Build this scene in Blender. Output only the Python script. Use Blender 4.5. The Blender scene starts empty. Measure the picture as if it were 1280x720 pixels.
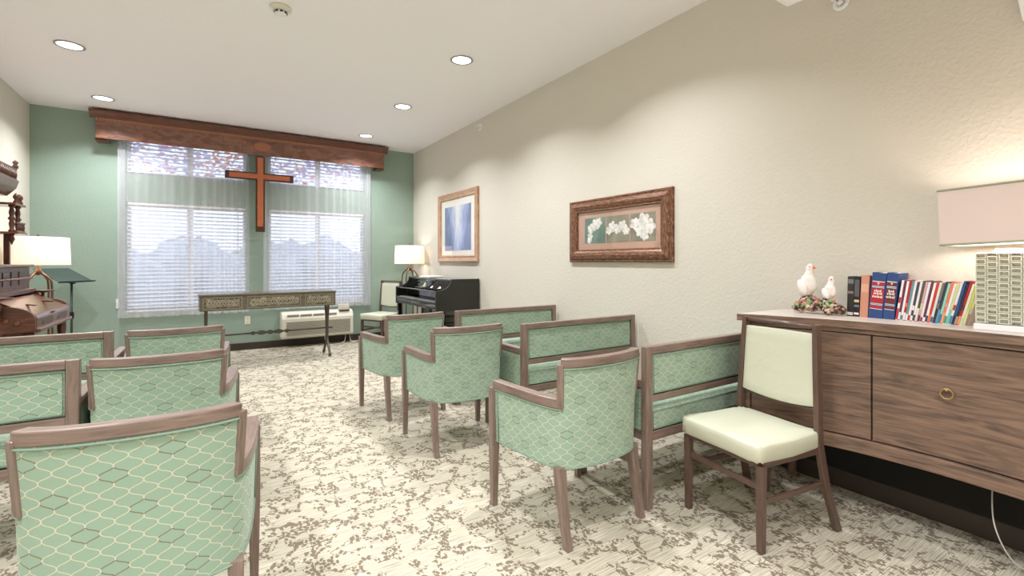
import bpy, bmesh, math, random
from mathutils import Vector, Matrix
random.seed(7)
PI = math.pi
SC = bpy.context.scene
COL = SC.collection

# ---------------------------------------------------------------- camera, world, lights, exposure
CAM_H = 1.25
cd = bpy.data.cameras.new('camera'); cam = bpy.data.objects.new('camera', cd); COL.objects.link(cam)
cam.location = (0, 0, CAM_H); cam.rotation_euler = (PI/2, 0, math.radians(-32.8))
cd.sensor_width = 36; cd.lens = 592/1280*36; cd.shift_y = -33/1280; cd.clip_start = .02
SC.camera = cam
SC.view_settings.view_transform = 'Standard'; SC.view_settings.look = 'None'
SC.view_settings.gamma = 1; SC.view_settings.use_curve_mapping = False
SC.view_settings.exposure = 0.2
SC.cycles.use_denoising = True
SC.cycles.max_bounces = 10; SC.cycles.diffuse_bounces = 6; SC.cycles.transparent_max_bounces = 24
SC.cycles.sample_clamp_indirect = 6

W = bpy.data.worlds.new('sky'); SC.world = W; W.use_nodes = True
wn = W.node_tree.nodes; wl = W.node_tree.links
bg = wn['Background']; bg.inputs[0].default_value = (.72, .80, 1, 1); bg.inputs[1].default_value = 1.6

DOWNLIGHT_W = 22.0       # one recessed lamp
FLOOR_LAMP_W = 1.8
TABLE_LAMP_W = 4.0
CX = (-.98, 1.955); CY = (-2.28, -.74, .80, 2.34, 3.88, 5.42, 6.97)
ROOM = dict(x0=-1.737, x1=2.96, y0=-3.2, y1=7.69, h=3.09)

# ---------------------------------------------------------------- helpers
def lin(c):
    c = c/255
    return c/12.92 if c <= .04045 else ((c+.055)/1.055)**2.4
def rgb(r, g, b): return (lin(r), lin(g), lin(b), 1)

class N:
    """small node-tree writer"""
    def __init__(s, name, base=(.5, .5, .5, 1), rough=.6, metal=0, **kw):
        s.m = bpy.data.materials.new(name); s.m.use_nodes = True
        s.t = s.m.node_tree; s.b = s.t.nodes['Principled BSDF']
        s.b.inputs['Base Color'].default_value = base
        s.b.inputs['Roughness'].default_value = rough
        s.b.inputs['Metallic'].default_value = metal
        for k, v in kw.items(): s.b.inputs[k].default_value = v
    def n(s, typ, **kw):
        x = s.t.nodes.new(typ)
        for k, v in kw.items(): setattr(x, k, v)
        return x
    def l(s, a, b): s.t.links.new(a, b)
    def math(s, op, a, b=None, c=None):
        x = s.n('ShaderNodeMath', operation=op)
        for i, v in enumerate((a, b, c)):
            if v is None: continue
            if isinstance(v, (int, float)): x.inputs[i].default_value = v
            else: s.l(v, x.inputs[i])
        return x.outputs[0]
    def uv(s, sx=1, sy=1, sz=1, src='UV', rot=0):
        tc = s.n('ShaderNodeTexCoord'); mp = s.n('ShaderNodeMapping')
        mp.inputs['Scale'].default_value = (sx, sy, sz); mp.inputs['Rotation'].default_value = (0, 0, rot)
        s.l(tc.outputs[src], mp.inputs[0]); return mp.outputs[0]
    def noise(s, vec, scale, detail=3, rough=.5, dist=0):
        x = s.n('ShaderNodeTexNoise'); s.l(vec, x.inputs['Vector'])
        x.inputs['Scale'].default_value = scale; x.inputs['Detail'].default_value = detail
        x.inputs['Roughness'].default_value = rough; x.inputs['Distortion'].default_value = dist
        return x.outputs['Fac']
    def ramp(s, fac, stops, interp='LINEAR'):
        x = s.n('ShaderNodeValToRGB'); x.color_ramp.interpolation = interp
        e = x.color_ramp.elements
        while len(e) < len(stops): e.new(.5)
        for i, (p, c) in enumerate(stops):
            e[i].position = p; e[i].color = c
        s.l(fac, x.inputs[0]); return x.outputs[0]
    def mix(s, fac, a, b):
        x = s.n('ShaderNodeMix', data_type='RGBA')
        if isinstance(fac, (int, float)): x.inputs[0].default_value = fac
        else: s.l(fac, x.inputs[0])
        for i, v in ((6, a), (7, b)):
            if isinstance(v, tuple): x.inputs[i].default_value = v
            else: s.l(v, x.inputs[i])
        return x.outputs[2]
    def color(s, c): s.l(c, s.b.inputs['Base Color'])
    def bump(s, h, strength=.3, dist=.01):
        x = s.n('ShaderNodeBump'); x.inputs['Strength'].default_value = strength
        x.inputs['Distance'].default_value = dist
        s.l(h, x.inputs['Height']); s.l(x.outputs[0], s.b.inputs['Normal'])

def plain(name, c, rough=.6, metal=0, **kw): return N(name, rgb(*c), rough, metal, **kw).m

def wood(name, c1, c2, rough=.45, scale=9, stretch=9, dist=.6, bump=.05):
    w = N(name, rough=rough)
    v = w.uv(1, stretch, 1)
    f = w.noise(v, scale, 6, .6, dist)
    g = w.noise(w.uv(2, stretch*7, 1), scale, 2, .5, 0)
    f2 = w.math('MULTIPLY_ADD', g, .35, w.math('MULTIPLY', f, .75))
    w.color(w.ramp(f2, [(.38, rgb(*c2)), (.66, rgb(*c1))]))
    w.bump(f2, bump, .004); w.b.inputs['Coat Weight'].default_value = .25; w.b.inputs['Coat Roughness'].default_value = .25
    return w.m

def fabric(name, ground, line, dark, s=.031, P=.050):
    """green ground with an ogee lattice of thin lines; UV is in metres"""
    w = N(name, rough=.85)
    tc = w.n('ShaderNodeTexCoord'); sp = w.n('ShaderNodeSeparateXYZ'); w.l(tc.outputs['UV'], sp.inputs[0])
    x = w.math('DIVIDE', sp.outputs[0], s); z = w.math('DIVIDE', sp.outputs[1], P)
    ph = w.math('MULTIPLY', z, 2*PI)
    ph3 = w.math('MULTIPLY', ph, 3)
    sn = w.math('MULTIPLY', w.math('MULTIPLY_ADD', w.math('SINE', ph3), .07, w.math('MULTIPLY', w.math('SINE', ph), 1.07)), .49)
    cs = w.math('MULTIPLY', w.math('MULTIPLY_ADD', w.math('COSINE', ph3), .21, w.math('MULTIPLY', w.math('COSINE', ph), 1.07)), .49*2*PI*s/P)
    corr = w.math('POWER', w.math('ADD', w.math('MULTIPLY', cs, cs), 1), -.5)
    def dist(off, sgn):
        a = w.math('SUBTRACT', x, off)
        a = w.math('SUBTRACT', a, sn) if sgn > 0 else w.math('ADD', a, sn)
        a = w.math('DIVIDE', a, 2)
        fr = w.math('SUBTRACT', a, w.math('ROUND', a))
        return w.math('MULTIPLY', w.math('ABSOLUTE', fr), 2*s)
    d = w.math('MULTIPLY', w.math('MINIMUM', dist(0, 1), dist(1, -1)), corr)
    msk = w.math('LESS_THAN', d, .0011)
    # a few cells are outlined in dark thread, set out on a larger diagonal repeat
    cx = w.math('DIVIDE', x, 2.0)
    ci = w.math('FLOOR', w.math('ADD', cx, .25)); zi = w.math('FLOOR', w.math('ADD', z, .75))
    k = w.math('FLOORED_MODULO', w.math('ADD', ci, w.math('MULTIPLY', zi, 2)), 5)
    pick = w.math('MULTIPLY', w.math('LESS_THAN', k, .5), w.math('GREATER_THAN', w.math('ABSOLUTE', w.math('COSINE', ph)), .45))
    dm = w.math('MULTIPLY', pick, w.math('LESS_THAN', d, .0015))
    weave = w.noise(w.uv(1, 1, 1), 260, 2)
    blot = w.noise(w.uv(1, 1, 1), 5, 2)
    g2 = tuple(min(1, v*1.12) for v in ground[:3]) + (1,)
    base = w.mix(w.math('MULTIPLY_ADD', weave, .6, w.math('MULTIPLY', blot, .4)), ground, g2)
    c = w.mix(msk, base, line); c = w.mix(w.math('MULTIPLY', dm, .85), c, dark)
    w.color(c); w.bump(w.math('ADD', weave, w.math('MULTIPLY', msk, .6)), .15, .002)
    w.b.inputs['Sheen Weight'].default_value = .15
    return w.m

class MB:
    """collects shapes with UVs in metres, links them as ONE mesh object"""
    def __init__(s): s.v = []; s.f = []; s.uv = []; s.sm = []; s.mi = []
    def face(s, idx, uvs, sm=False, mi=0): s.f.append(idx); s.uv.append(uvs); s.sm.append(sm); s.mi.append(mi)
    def box(s, x0, x1, y0, y1, z0, z1, M=None, mi=0, taper=None):
        """axis box; taper=(dx,dy) shrinks the bottom face"""
        if x0 > x1: x0, x1 = x1, x0
        if y0 > y1: y0, y1 = y1, y0
        if z0 > z1: z0, z1 = z1, z0
        b = len(s.v); tx, ty = taper or (0, 0)
        P = [Vector((x, y, z)) for z in (z0, z1) for x, y in ((x0, y0), (x1, y0), (x1, y1), (x0, y1))]
        for p in P[:4]:
            p.x += tx if p.x == x0 else -tx; p.y += ty if p.y == y0 else -ty
        dims = (x1-x0, y1-y0, z1-z0); L = dims.index(max(dims))
        Q = [M @ p for p in P] if M else P
        s.v += [tuple(q) for q in Q]
        ox, oy = random.random()*3, random.random()*3
        for f, ax in (((0, 3, 2, 1), 2), ((4, 5, 6, 7), 2), ((0, 1, 5, 4), 1), ((2, 3, 7, 6), 1), ((1, 2, 6, 5), 0), ((3, 0, 4, 7), 0)):
            axes = [a for a in (0, 1, 2) if a != ax]
            if L in axes: u = L; w_ = [a for a in axes if a != L][0]
            else: u, w_ = axes
            s.face([b+i for i in f], [(P[i][u]+ox, P[i][w_]+oy) for i in f], False, mi)
        return s
    def obox(s, c, size, rot=(0, 0, 0), mi=0):
        M = Matrix.Translation(c) @ (Matrix.Rotation(rot[2], 4, 'Z') @ Matrix.Rotation(rot[1], 4, 'Y') @ Matrix.Rotation(rot[0], 4, 'X'))
        a, b, c_ = size
        return s.box(-a/2, a/2, -b/2, b/2, -c_/2, c_/2, M, mi)
    def fbox(s, x0, x1, y0, y1, z0, z1, ou=0, ov=0, mi=0):
        """box with plain horizontal/vertical UVs in metres (for patterned fabric)"""
        b = len(s.v)
        P = [(x, y, z) for z in (z0, z1) for x, y in ((x0, y0), (x1, y0), (x1, y1), (x0, y1))]
        s.v += P
        for f, ax in (((0, 3, 2, 1), 2), ((4, 5, 6, 7), 2), ((0, 1, 5, 4), 1), ((2, 3, 7, 6), 1), ((1, 2, 6, 5), 0), ((3, 0, 4, 7), 0)):
            u, w_ = [a for a in (0, 1, 2) if a != ax]
            s.face([b+i for i in f], [(P[i][u]+ou, P[i][w_]+ov) for i in f], False, mi)
        return s
    def ring(s, rings, close=True, caps=True, sm=True, mi=0, us=None):
        """loft through rings of equal point count"""
        b = len(s.v); n = len(rings[0]); L = 0; prev = None; Ls = []
        for r in rings:
            c = sum((Vector(p) for p in r), Vector())/n
            if prev is not None: L += (c-prev).length
            prev = c; Ls.append(L)
            s.v += [tuple(p) for p in r]
        per = [0]
        for i in range(n): per.append(per[-1]+(Vector(rings[len(rings)//2][i])-Vector(rings[len(rings)//2][(i+1) % n])).length)
        for k in range(len(rings)-1):
            for i in range(n if close else n-1):
                j = (i+1) % n
                s.face([b+k*n+i, b+k*n+j, b+(k+1)*n+j, b+(k+1)*n+i],
                       [(Ls[k], per[i]), (Ls[k], per[i+1]), (Ls[k+1], per[i+1]), (Ls[k+1], per[i])], sm, mi)
        if caps and close:
            s.face([b+i for i in range(n)][::-1], [(0, 0)]*n, False, mi)
            s.face([b+(len(rings)-1)*n+i for i in range(n)], [(0, 0)]*n, False, mi)
        return s
    def tube(s, pts, r, seg=8, mi=0, closed=False, flat=None, up=None):
        pts = [Vector(p) for p in pts]; n = len(pts)
        R = r if isinstance(r, (list, tuple)) else [r]*n
        rings = []; nrm = None
        for i, p in enumerate(pts):
            if closed: t = pts[(i+1) % n]-pts[i-1]
            else: t = pts[min(i+1, n-1)]-pts[max(i-1, 0)]
            t.normalize()
            if nrm is None:
                a = Vector(up) if up else (Vector((0, 0, 1)) if abs(t.z) < .9 else Vector((1, 0, 0)))
                nrm = (a - t*a.dot(t)).normalized()
            else: nrm = (nrm - t*nrm.dot(t)).normalized()
            bi = t.cross(nrm); f = flat or 1
            rings.append([p + nrm*math.cos(2*PI*k/seg)*R[i] + bi*math.sin(2*PI*k/seg)*R[i]*f for k in range(seg)])
        if closed: rings.append(rings[0])
        return s.ring(rings, True, not closed, True, mi)
    def lathe(s, prof, c=(0, 0, 0), seg=20, mi=0, axis='Z', caps=True):
        rings = []
        for r, h in prof:
            rg = []
            for k in range(seg):
                a = 2*PI*k/seg; x, y = r*math.cos(a), r*math.sin(a)
                p = {'Z': (x, y, h), 'X': (h, x, y), 'Y': (y, h, x)}[axis]
                rg.append((c[0]+p[0], c[1]+p[1], c[2]+p[2]))
            rings.append(rg)
        return s.ring(rings, True, caps, True, mi)
    def prism(s, poly, axis, a, b, mi=0):
        """polygon in the other two axes, extruded along axis between a and b"""
        def P(u, w_, t): return {'X': (t, u, w_), 'Y': (u, t, w_), 'Z': (u, w_, t)}[axis]
        n = len(poly); k = len(s.v)
        s.v += [P(u, w_, a) for u, w_ in poly] + [P(u, w_, b) for u, w_ in poly]
        s.face([k+i for i in range(n)][::-1], [poly[i] for i in range(n)][::-1], False, mi)
        s.face([k+n+i for i in range(n)], list(poly), False, mi)
        L = 0
        for i in range(n):
            j = (i+1) % n; d = math.dist(poly[i], poly[j])
            s.face([k+i, k+j, k+n+j, k+n+i], [(a, L), (a, L+d), (b, L+d), (b, L)], False, mi); L += d
        return s
    def sweep(s, pts, w_, h, mi=0, z=None):
        """rectangular bar along a path that lies roughly level; w_ across, h upright"""
        pts = [Vector(p) for p in pts]; rings = []
        for i, p in enumerate(pts):
            t = pts[min(i+1, len(pts)-1)]-pts[max(i-1, 0)]; t.z = 0; t.normalize()
            nn = Vector((t.y, -t.x, 0)); up = Vector((0, 0, 1))
            rings.append([p+nn*w_/2, p+nn*w_/2+up*h, p-nn*w_/2+up*h, p-nn*w_/2])
        return s.ring(rings, True, True, False, mi)
    def blob(s, c, r, rot=(0, 0, 0), seg=12, mi=0, jit=0):
        rings = []; m = max(5, seg//2+1)
        E = Matrix.Rotation(rot[2], 3, 'Z') @ Matrix.Rotation(rot[1], 3, 'Y') @ Matrix.Rotation(rot[0], 3, 'X')
        for i in range(m):
            a = PI*(i/(m-1)); rr = max(math.sin(a), .02)
            rings.append([Vector(c)+E @ Vector((rr*math.cos(2*PI*k/seg)*r[0], rr*math.sin(2*PI*k/seg)*r[1], -math.cos(a)*r[2]))*(1+random.uniform(-jit, jit)) for k in range(seg)])
        return s.ring(rings, True, True, True, mi)
    def build(s, name, mats, parent=None, bevel=0, subsurf=0):
        me = bpy.data.meshes.new(name)
        me.from_pydata([tuple(v) for v in s.v], [], s.f)
        uvl = me.uv_layers.new(name='UVMap'); k = 0
        for uvs in s.uv:
            for u in uvs: uvl.data[k].uv = (u[0], u[1]); k += 1
        for p, sm, mi in zip(me.polygons, s.sm, s.mi): p.use_smooth = sm; p.material_index = mi
        for m in (mats if isinstance(mats, (list, tuple)) else [mats]): me.materials.append(m)
        bm = bmesh.new(); bm.from_mesh(me); bmesh.ops.recalc_face_normals(bm, faces=bm.faces); bm.to_mesh(me); bm.free()
        me.update()
        o = bpy.data.objects.new(name, me); COL.objects.link(o)
        if parent: o.parent = parent
        if bevel:
            b = o.modifiers.new('bevel', 'BEVEL'); b.width = bevel; b.segments = 2; b.limit_method = 'ANGLE'; b.angle_limit = .7
        if subsurf:
            b = o.modifiers.new('sub', 'SUBSURF'); b.levels = subsurf; b.render_levels = subsurf
        return o

def tag(o, label, cat, group=None, kind=None):
    if label: o['label'] = label
    if cat: o['category'] = cat
    if group: o['group'] = group
    if kind: o['kind'] = kind
    return o
def thing(name, label, cat, loc=(0, 0, 0), rz=0, group=None):
    o = bpy.data.objects.new(name, None); COL.objects.link(o); o.empty_display_size = .1
    o.location = loc; o.rotation_euler = (0, 0, math.radians(rz)); return tag(o, label, cat, group)
def struct(name, mb, m, parent=None, bevel=0):
    o = mb.build(name, m, parent, bevel)
    if not parent: o['kind'] = 'structure'
    return o
def dup(root, loc, rz, label):
    kids = {}
    for o in root.children_recursive: kids[o] = o.copy()
    r = root.copy(); COL.objects.link(r)
    for o, c in kids.items():
        COL.objects.link(c); c.parent = r if o.parent == root else kids[o.parent]
    r.location = loc; r.rotation_euler = (0, 0, math.radians(rz)); r['label'] = label
    return r
def spline(P, n=8):
    """Catmull-Rom through points"""
    P = [Vector(p) for p in P]; out = []
    for i in range(len(P)-1):
        a, b, c, d = P[max(i-1, 0)], P[i], P[i+1], P[min(i+2, len(P)-1)]
        for k in range(n):
            t = k/n
            out.append(.5*((2*b)+(c-a)*t+(2*a-5*b+4*c-d)*t*t+(3*b-a-3*c+d)*t**3))
    out.append(P[-1]); return out

# ---------------------------------------------------------------- materials
def wall_paint(name, c, bump=.33):
    w = N(name, rgb(*c), .75); v = w.uv(1, 1, 1, 'Object')
    w.bump(w.noise(v, 48, 3, .55, .6), bump, .009); return w.m
M_beige = wall_paint('beige_wall_paint', (213, 207, 195))
M_green = wall_paint('green_wall_paint', (148, 168, 155))
M_ceil = wall_paint('ceiling_paint', (247, 243, 247), .2)
M_white = plain('white_paint', (238, 238, 240), .4)
M_base = plain('dark_baseboard', (56, 47, 40), .5)
M_frame = wood('taupe_wood', (142, 121, 110), (104, 87, 78), .38, 6, 10)
M_side = wood('brown_painted_metal', (98, 76, 66), (84, 64, 55), .35, 6, 8)
M_fab = fabric('green_ogee_fabric', rgb(144, 170, 150), rgb(210, 203, 182), rgb(104, 92, 72))
M_pipe = plain('green_piping', (128, 150, 134), .7)
M_inner = plain('green_plain_fabric', (146, 172, 152), .85)
M_vinyl = N('sage_vinyl', rgb(203, 204, 184), .42)
M_vinyl.bump(M_vinyl.noise(M_vinyl.uv(src='Object'), 9, 3, .5, .8), .25, .012); M_vinyl = M_vinyl.m
M_oak = wood('weathered_oak', (140, 111, 93), (80, 64, 55), .5, 2.6, 7, 2.2, .12)
M_oaktop = wood('oak_top_sheen', (222, 213, 205), (192, 180, 170), .35, 3, 9, .8)  # same oak, paled: the top's reflected light is put into the colour
M_walnut = wood('walnut', (104, 58, 36), (52, 26, 18), .42, 7, 6)
M_burl = N('burl_valance', rough=.3)
_f = M_burl.noise(M_burl.uv(1, 2.2, 1), 4.5, 6, .62, 1.6)
M_burl.color(M_burl.ramp(_f, [(.3, rgb(78, 46, 34)), (.5, rgb(126, 82, 64)), (.72, rgb(158, 112, 88))])); M_burl.b.inputs['Coat Weight'].default_value = .5; M_burl.b.inputs['Coat Roughness'].default_value = .12; M_burl = M_burl.m
M_crown = wood('valance_moulding', (116, 64, 42), (70, 38, 24), .35)
M_cross = wood('orange_cross_wood', (206, 120, 78), (178, 92, 58), .4, 8, 12)
M_crossd = wood('dark_cross_edge', (86, 42, 26), (52, 26, 18), .4)
M_black = plain('black_metal', (22, 24, 26), .35, .4)
M_stand = plain('music_stand_black', (66, 80, 76), .4, .2)
M_gloss = plain('piano_black', (12, 13, 16), .08, 0, **{'Coat Weight': .6})
M_satin = N('piano_side_black', rgb(34, 35, 30), .3); M_satin.bump(M_satin.noise(M_satin.uv(1, 30, 1), 20), .05, .002); M_satin = M_satin.m
M_key = plain('ivory_key', (235, 232, 222), .25)
M_iron = plain('aged_iron', (92, 84, 76), .45, .6)
M_bronze = plain('brushed_bronze', (120, 92, 74), .35, .7)
M_brass = plain('brass', (176, 148, 112), .35, .8)
M_ptac = plain('cream_plastic', (220, 215, 200), .5)
M_ptacd = plain('grille_grey', (158, 153, 140), .6)
M_cable = plain('pale_cable', (205, 200, 192), .5)
M_paper = plain('paper', (240, 236, 226), .8)
M_rubber = plain('rubber', (40, 38, 36), .7)

w = N('carpet', rough=.95)
v = w.uv(1, 1, 1, 'Object')
nz = w.n('ShaderNodeTexNoise'); w.l(v, nz.inputs['Vector']); nz.inputs['Scale'].default_value = 5.5; nz.inputs['Detail'].default_value = 3
vm = w.n('ShaderNodeVectorMath', operation='MULTIPLY_ADD'); w.l(nz.outputs['Color'], vm.inputs[0])
vm.inputs[1].default_value = (.22, .22, 0); w.l(v, vm.inputs[2])
ed = w.n('ShaderNodeTexVoronoi', feature='DISTANCE_TO_EDGE'); w.l(vm.outputs[0], ed.inputs['Vector']); ed.inputs['Scale'].default_value = 8.5
near = w.math('LESS_THAN', ed.outputs['Distance'], .135)
stem = w.math('LESS_THAN', ed.outputs['Distance'], .013)
gaps = w.math('GREATER_THAN', w.noise(v, 8.5, 2, .5), .44)
lv = w.n('ShaderNodeMapping'); w.l(v, lv.inputs[0]); lv.inputs['Scale'].default_value = (1.15, .8, 1)
leaf = w.n('ShaderNodeTexVoronoi', feature='F1'); w.l(lv.outputs[0], leaf.inputs['Vector']); leaf.inputs['Scale'].default_value = 58
lf = w.math('LESS_THAN', leaf.outputs['Distance'], .50)
pat = w.math('MULTIPLY', w.math('MAXIMUM', w.math('MULTIPLY', near, lf), stem), gaps)
st = w.noise(w.uv(2.2, 70, 1, 'Object'), 3.2, 3, .6)
fine = w.noise(w.uv(3, 240, 1, 'Object'), 3, 2, .6)
streak = w.math('MULTIPLY_ADD', st, .6, w.math('MULTIPLY', fine, .4))
g = w.ramp(streak, [(.38, rgb(150, 140, 122)), (.5, rgb(196, 188, 168)), (.60, rgb(218, 212, 195))])
tuft = w.noise(v, 420, 2)
br = w.ramp(tuft, [(.3, rgb(96, 82, 68)), (.7, rgb(134, 117, 98))])
w.color(w.mix(w.math('MULTIPLY', pat, .88), g, br))
w.bump(w.math('MULTIPLY_ADD', pat, .5, w.math('ADD', tuft, streak)), .5, .006)
M_carpet = w.m

# glass, sheer, shade, emitters
def glass_mat():
    w = N('window_glass'); t = w.t; out = t.nodes['Material Output']
    tr = w.n('ShaderNodeBsdfTransparent'); gl = w.n('ShaderNodeBsdfGlossy'); gl.inputs['Roughness'].default_value = .02
    mx = w.n('ShaderNodeMixShader'); mx.inputs[0].default_value = .07
    w.l(tr.outputs[0], mx.inputs[1]); w.l(gl.outputs[0], mx.inputs[2]); w.l(mx.outputs[0], out.inputs[0]); return w.m
M_glass = glass_mat()
def sheer_mat():
    w = N('sheer_voile'); out = w.t.nodes['Material Output']
    tr = w.n('ShaderNodeBsdfTransparent'); df = w.n('ShaderNodeBsdfDiffuse'); tl = w.n('ShaderNodeBsdfTranslucent')
    df.inputs[0].default_value = rgb(246, 244, 250); tl.inputs[0].default_value = rgb(246, 244, 250)
    a = w.n('ShaderNodeMixShader'); a.inputs[0].default_value = .5; w.l(df.outputs[0], a.inputs[1]); w.l(tl.outputs[0], a.inputs[2])
    lw = w.n('ShaderNodeLayerWeight'); lw.inputs[0].default_value = .35
    f = w.math('MULTIPLY_ADD', lw.outputs['Facing'], .42, .30)
    b = w.n('ShaderNodeMixShader'); w.l(f, b.inputs[0]); w.l(tr.outputs[0], b.inputs[1]); w.l(a.outputs[0], b.inputs[2])
    w.l(b.outputs[0], out.inputs[0]); return w.m
M_sheer = sheer_mat()
def shade_mat(name, c, glow, strength, tlf=.45):
    w = N(name, rgb(*c), .8); out = w.t.nodes['Material Output']
    weave = w.noise(w.uv(60, 60, 1), 6, 2)
    df = w.n('ShaderNodeBsdfDiffuse'); df.inputs[0].default_value = rgb(*c)
    tl = w.n('ShaderNodeBsdfTranslucent'); tl.inputs[0].default_value = rgb(*c)
    bp = w.n('ShaderNodeBump'); bp.inputs['Strength'].default_value = .2; w.l(weave, bp.inputs['Height']); w.l(bp.outputs[0], df.inputs['Normal'])
    a = w.n('ShaderNodeMixShader'); a.inputs[0].default_value = tlf; w.l(df.outputs[0], a.inputs[1]); w.l(tl.outputs[0], a.inputs[2])
    e = w.n('ShaderNodeEmission'); e.inputs[0].default_value = rgb(*glow); e.inputs[1].default_value = strength
    ad = w.n('ShaderNodeAddShader'); w.l(a.outputs[0], ad.inputs[0]); w.l(e.outputs[0], ad.inputs[1]); w.l(ad.outputs[0], out.inputs[0]); return w.m
M_shade = shade_mat('lit_linen_shade', (240, 232, 220), (255, 240, 226), .26, .25)
M_shade2 = shade_mat('rose_linen_shade', (212, 198, 192), (255, 222, 210), .10, .10)
def emit(name, c, s):
    w = N(name); e = w.n('ShaderNodeEmission'); e.inputs[0].default_value = rgb(*c); e.inputs[1].default_value = s
    w.l(e.outputs[0], w.t.nodes['Material Output'].inputs[0]); return w.m
M_lens = emit('lamp_lens', (255, 252, 246), 3.0)

# ---------------------------------------------------------------- room shell
X0, X1, Y0, Y1, H = ROOM['x0'], ROOM['x1'], ROOM['y0'], ROOM['y1'], ROOM['h']
T = .14
struct('floor', MB().box(X0-T, X1+T, Y0-T, Y1+T, -.12, 0), M_carpet)
struct('ceiling', MB().box(X0-T, X1+T, Y0-T, Y1+T, H, H+.15), M_ceil)
struct('wall_left', MB().box(X0-T, X0, Y0-T, Y1+T, 0, H), M_beige)
struct('wall_right', MB().box(X1, X1+T, Y0-T, Y1+T, 0, H), M_beige)
struct('wall_front', MB().box(X0, X1, Y0-T, Y0, 0, H), M_beige)
WIN = [(-.86, .48), (.745, 2.13)]      # x ranges
ZL = (.63, 2.01); ZT = (2.37, 2.86)    # lower window, transom
wb = MB()
xs = [X0, WIN[0][0], WIN[0][1], WIN[1][0], WIN[1][1], X1]
for i in range(5):
    a, b = xs[i], xs[i+1]
    if i in (1, 3):
        for z0, z1 in ((0, ZL[0]), (ZL[1], ZT[0]), (ZT[1], H)): wb.box(a, b, Y1, Y1+T, z0, z1)
    else: wb.box(a, b, Y1, Y1+T, 0, H)
struct('wall_back', wb, M_green)
for nm, bx in (('baseboard_back', (X0, X1, Y1-.014, Y1, 0, .10)), ('baseboard_right', (X1-.014, X1, Y0, Y1-.014, 0, .10)),
               ('baseboard_left', (X0, X0+.014, Y0, Y1-.014, 0, .10))):
    struct(nm, MB().box(*bx), M_base, bevel=.004)
# windows: frame, mullion, panes, sill
k = 0
for (a, b) in WIN:
    for (z0, z1) in (ZL, ZT):
        k += 1
        f = MB(); y0, y1 = Y1+.05, Y1+.11; e = .045
        f.box(a, a+e, y0, y1, z0, z1).box(b-e, b, y0, y1, z0, z1).box(a+e, b-e, y0, y1, z0, z0+e).box(a+e, b-e, y0, y1, z1-e, z1)
        m = (a+b)/2; f.box(m-.035, m+.035, y0, y1, z0+e, z1-e)
        fo = struct('window_%d' % k, f, M_white, bevel=.004)
        for (p, q) in ((a+e, m-.035), (m+.035, b-e)):
            MB().box(p, q, Y1+.078, Y1+.084, z0+e, z1-e).build('pane', M_glass, fo)
        if z0 == ZL[0]: MB().box(a+.002, b-.002, Y1-.03, Y1+.05, z0-.025, z0-.001).build('sill', M_white, fo, bevel=.004)

# outside: lawn, hedge line and a russet tree
lawn = MB().box(-30, 30, Y1+.6, 60, -.6, -.5)
tag(lawn.build('lawn', plain('grass', (120, 140, 110), .9)), 'hazy green lawn outside beyond the blinds', 'lawn', kind='stuff')
hm = N('hazy_hedge_leaves', rgb(118, 138, 128), .9); hm.color(hm.ramp(hm.noise(hm.uv(src='Object'), 3, 4), [(.35, rgb(160, 176, 184)), (.65, rgb(196, 208, 214))])); hm = hm.m  # outdoor haze is mixed into these pale bluish colours
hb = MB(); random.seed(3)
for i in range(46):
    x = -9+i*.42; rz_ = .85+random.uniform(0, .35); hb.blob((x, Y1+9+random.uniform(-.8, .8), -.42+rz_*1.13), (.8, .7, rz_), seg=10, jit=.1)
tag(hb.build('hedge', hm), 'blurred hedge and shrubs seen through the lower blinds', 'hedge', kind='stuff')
def leaf_mat(name, c):
    w = N(name); df = w.n('ShaderNodeBsdfDiffuse'); tl = w.n('ShaderNodeBsdfTranslucent')
    df.inputs[0].default_value = tl.inputs[0].default_value = rgb(*c)
    a = w.n('ShaderNodeMixShader'); w.l(df.outputs[0], a.inputs[1]); w.l(tl.outputs[0], a.inputs[2]); w.l(a.outputs[0], w.t.nodes['Material Output'].inputs[0]); return w.m
lm = [leaf_mat('russet_leaf', (236, 120, 70)), leaf_mat('pink_leaf', (240, 180, 196)), leaf_mat('mauve_leaf', (186, 176, 226))]
random.seed(5)
for (cx, cz, n_, spr, nm, lab) in ((.93, 5.1, 560, 1.5, 'maple_tree', 'russet leaved tree outside seen through the upper panes'),):
    t = thing(nm, lab, 'tree', (cx, Y1+4.2, -.49))
    MB().tube([(0, 0, 0), (.1, 0, 2), (-.05, 0, 3.6), (0, 0, 4.4)], [.10, .09, .07, .04], 8).build('trunk', M_crossd, t)
    lb = MB()
    for i in range(n_*3):
        p = Vector((random.uniform(-2.7, 2.7), random.gauss(0, .5), 3.92+random.gauss(0, .32)))
        s_ = random.uniform(.04, .075)
        a = Matrix.Rotation(random.random()*6, 3, 'Z') @ Matrix.Rotation(random.random()*3, 3, 'X')
        q = [p+a @ Vector(w_)*s_ for w_ in ((-1, 0, 0), (0, -.6, 0), (1, 0, .1), (0, .6, 0))]
        b_ = len(lb.v); lb.v += [tuple(z) for z in q]; lb.face([b_, b_+1, b_+2, b_+3], [(0, 0)]*4, False, 0 if random.random() < .06+.8*math.exp(-((p.x+.42)/.42)**2) else random.choice((1, 2)))
    lb.build('foliage', lm, t)

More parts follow.
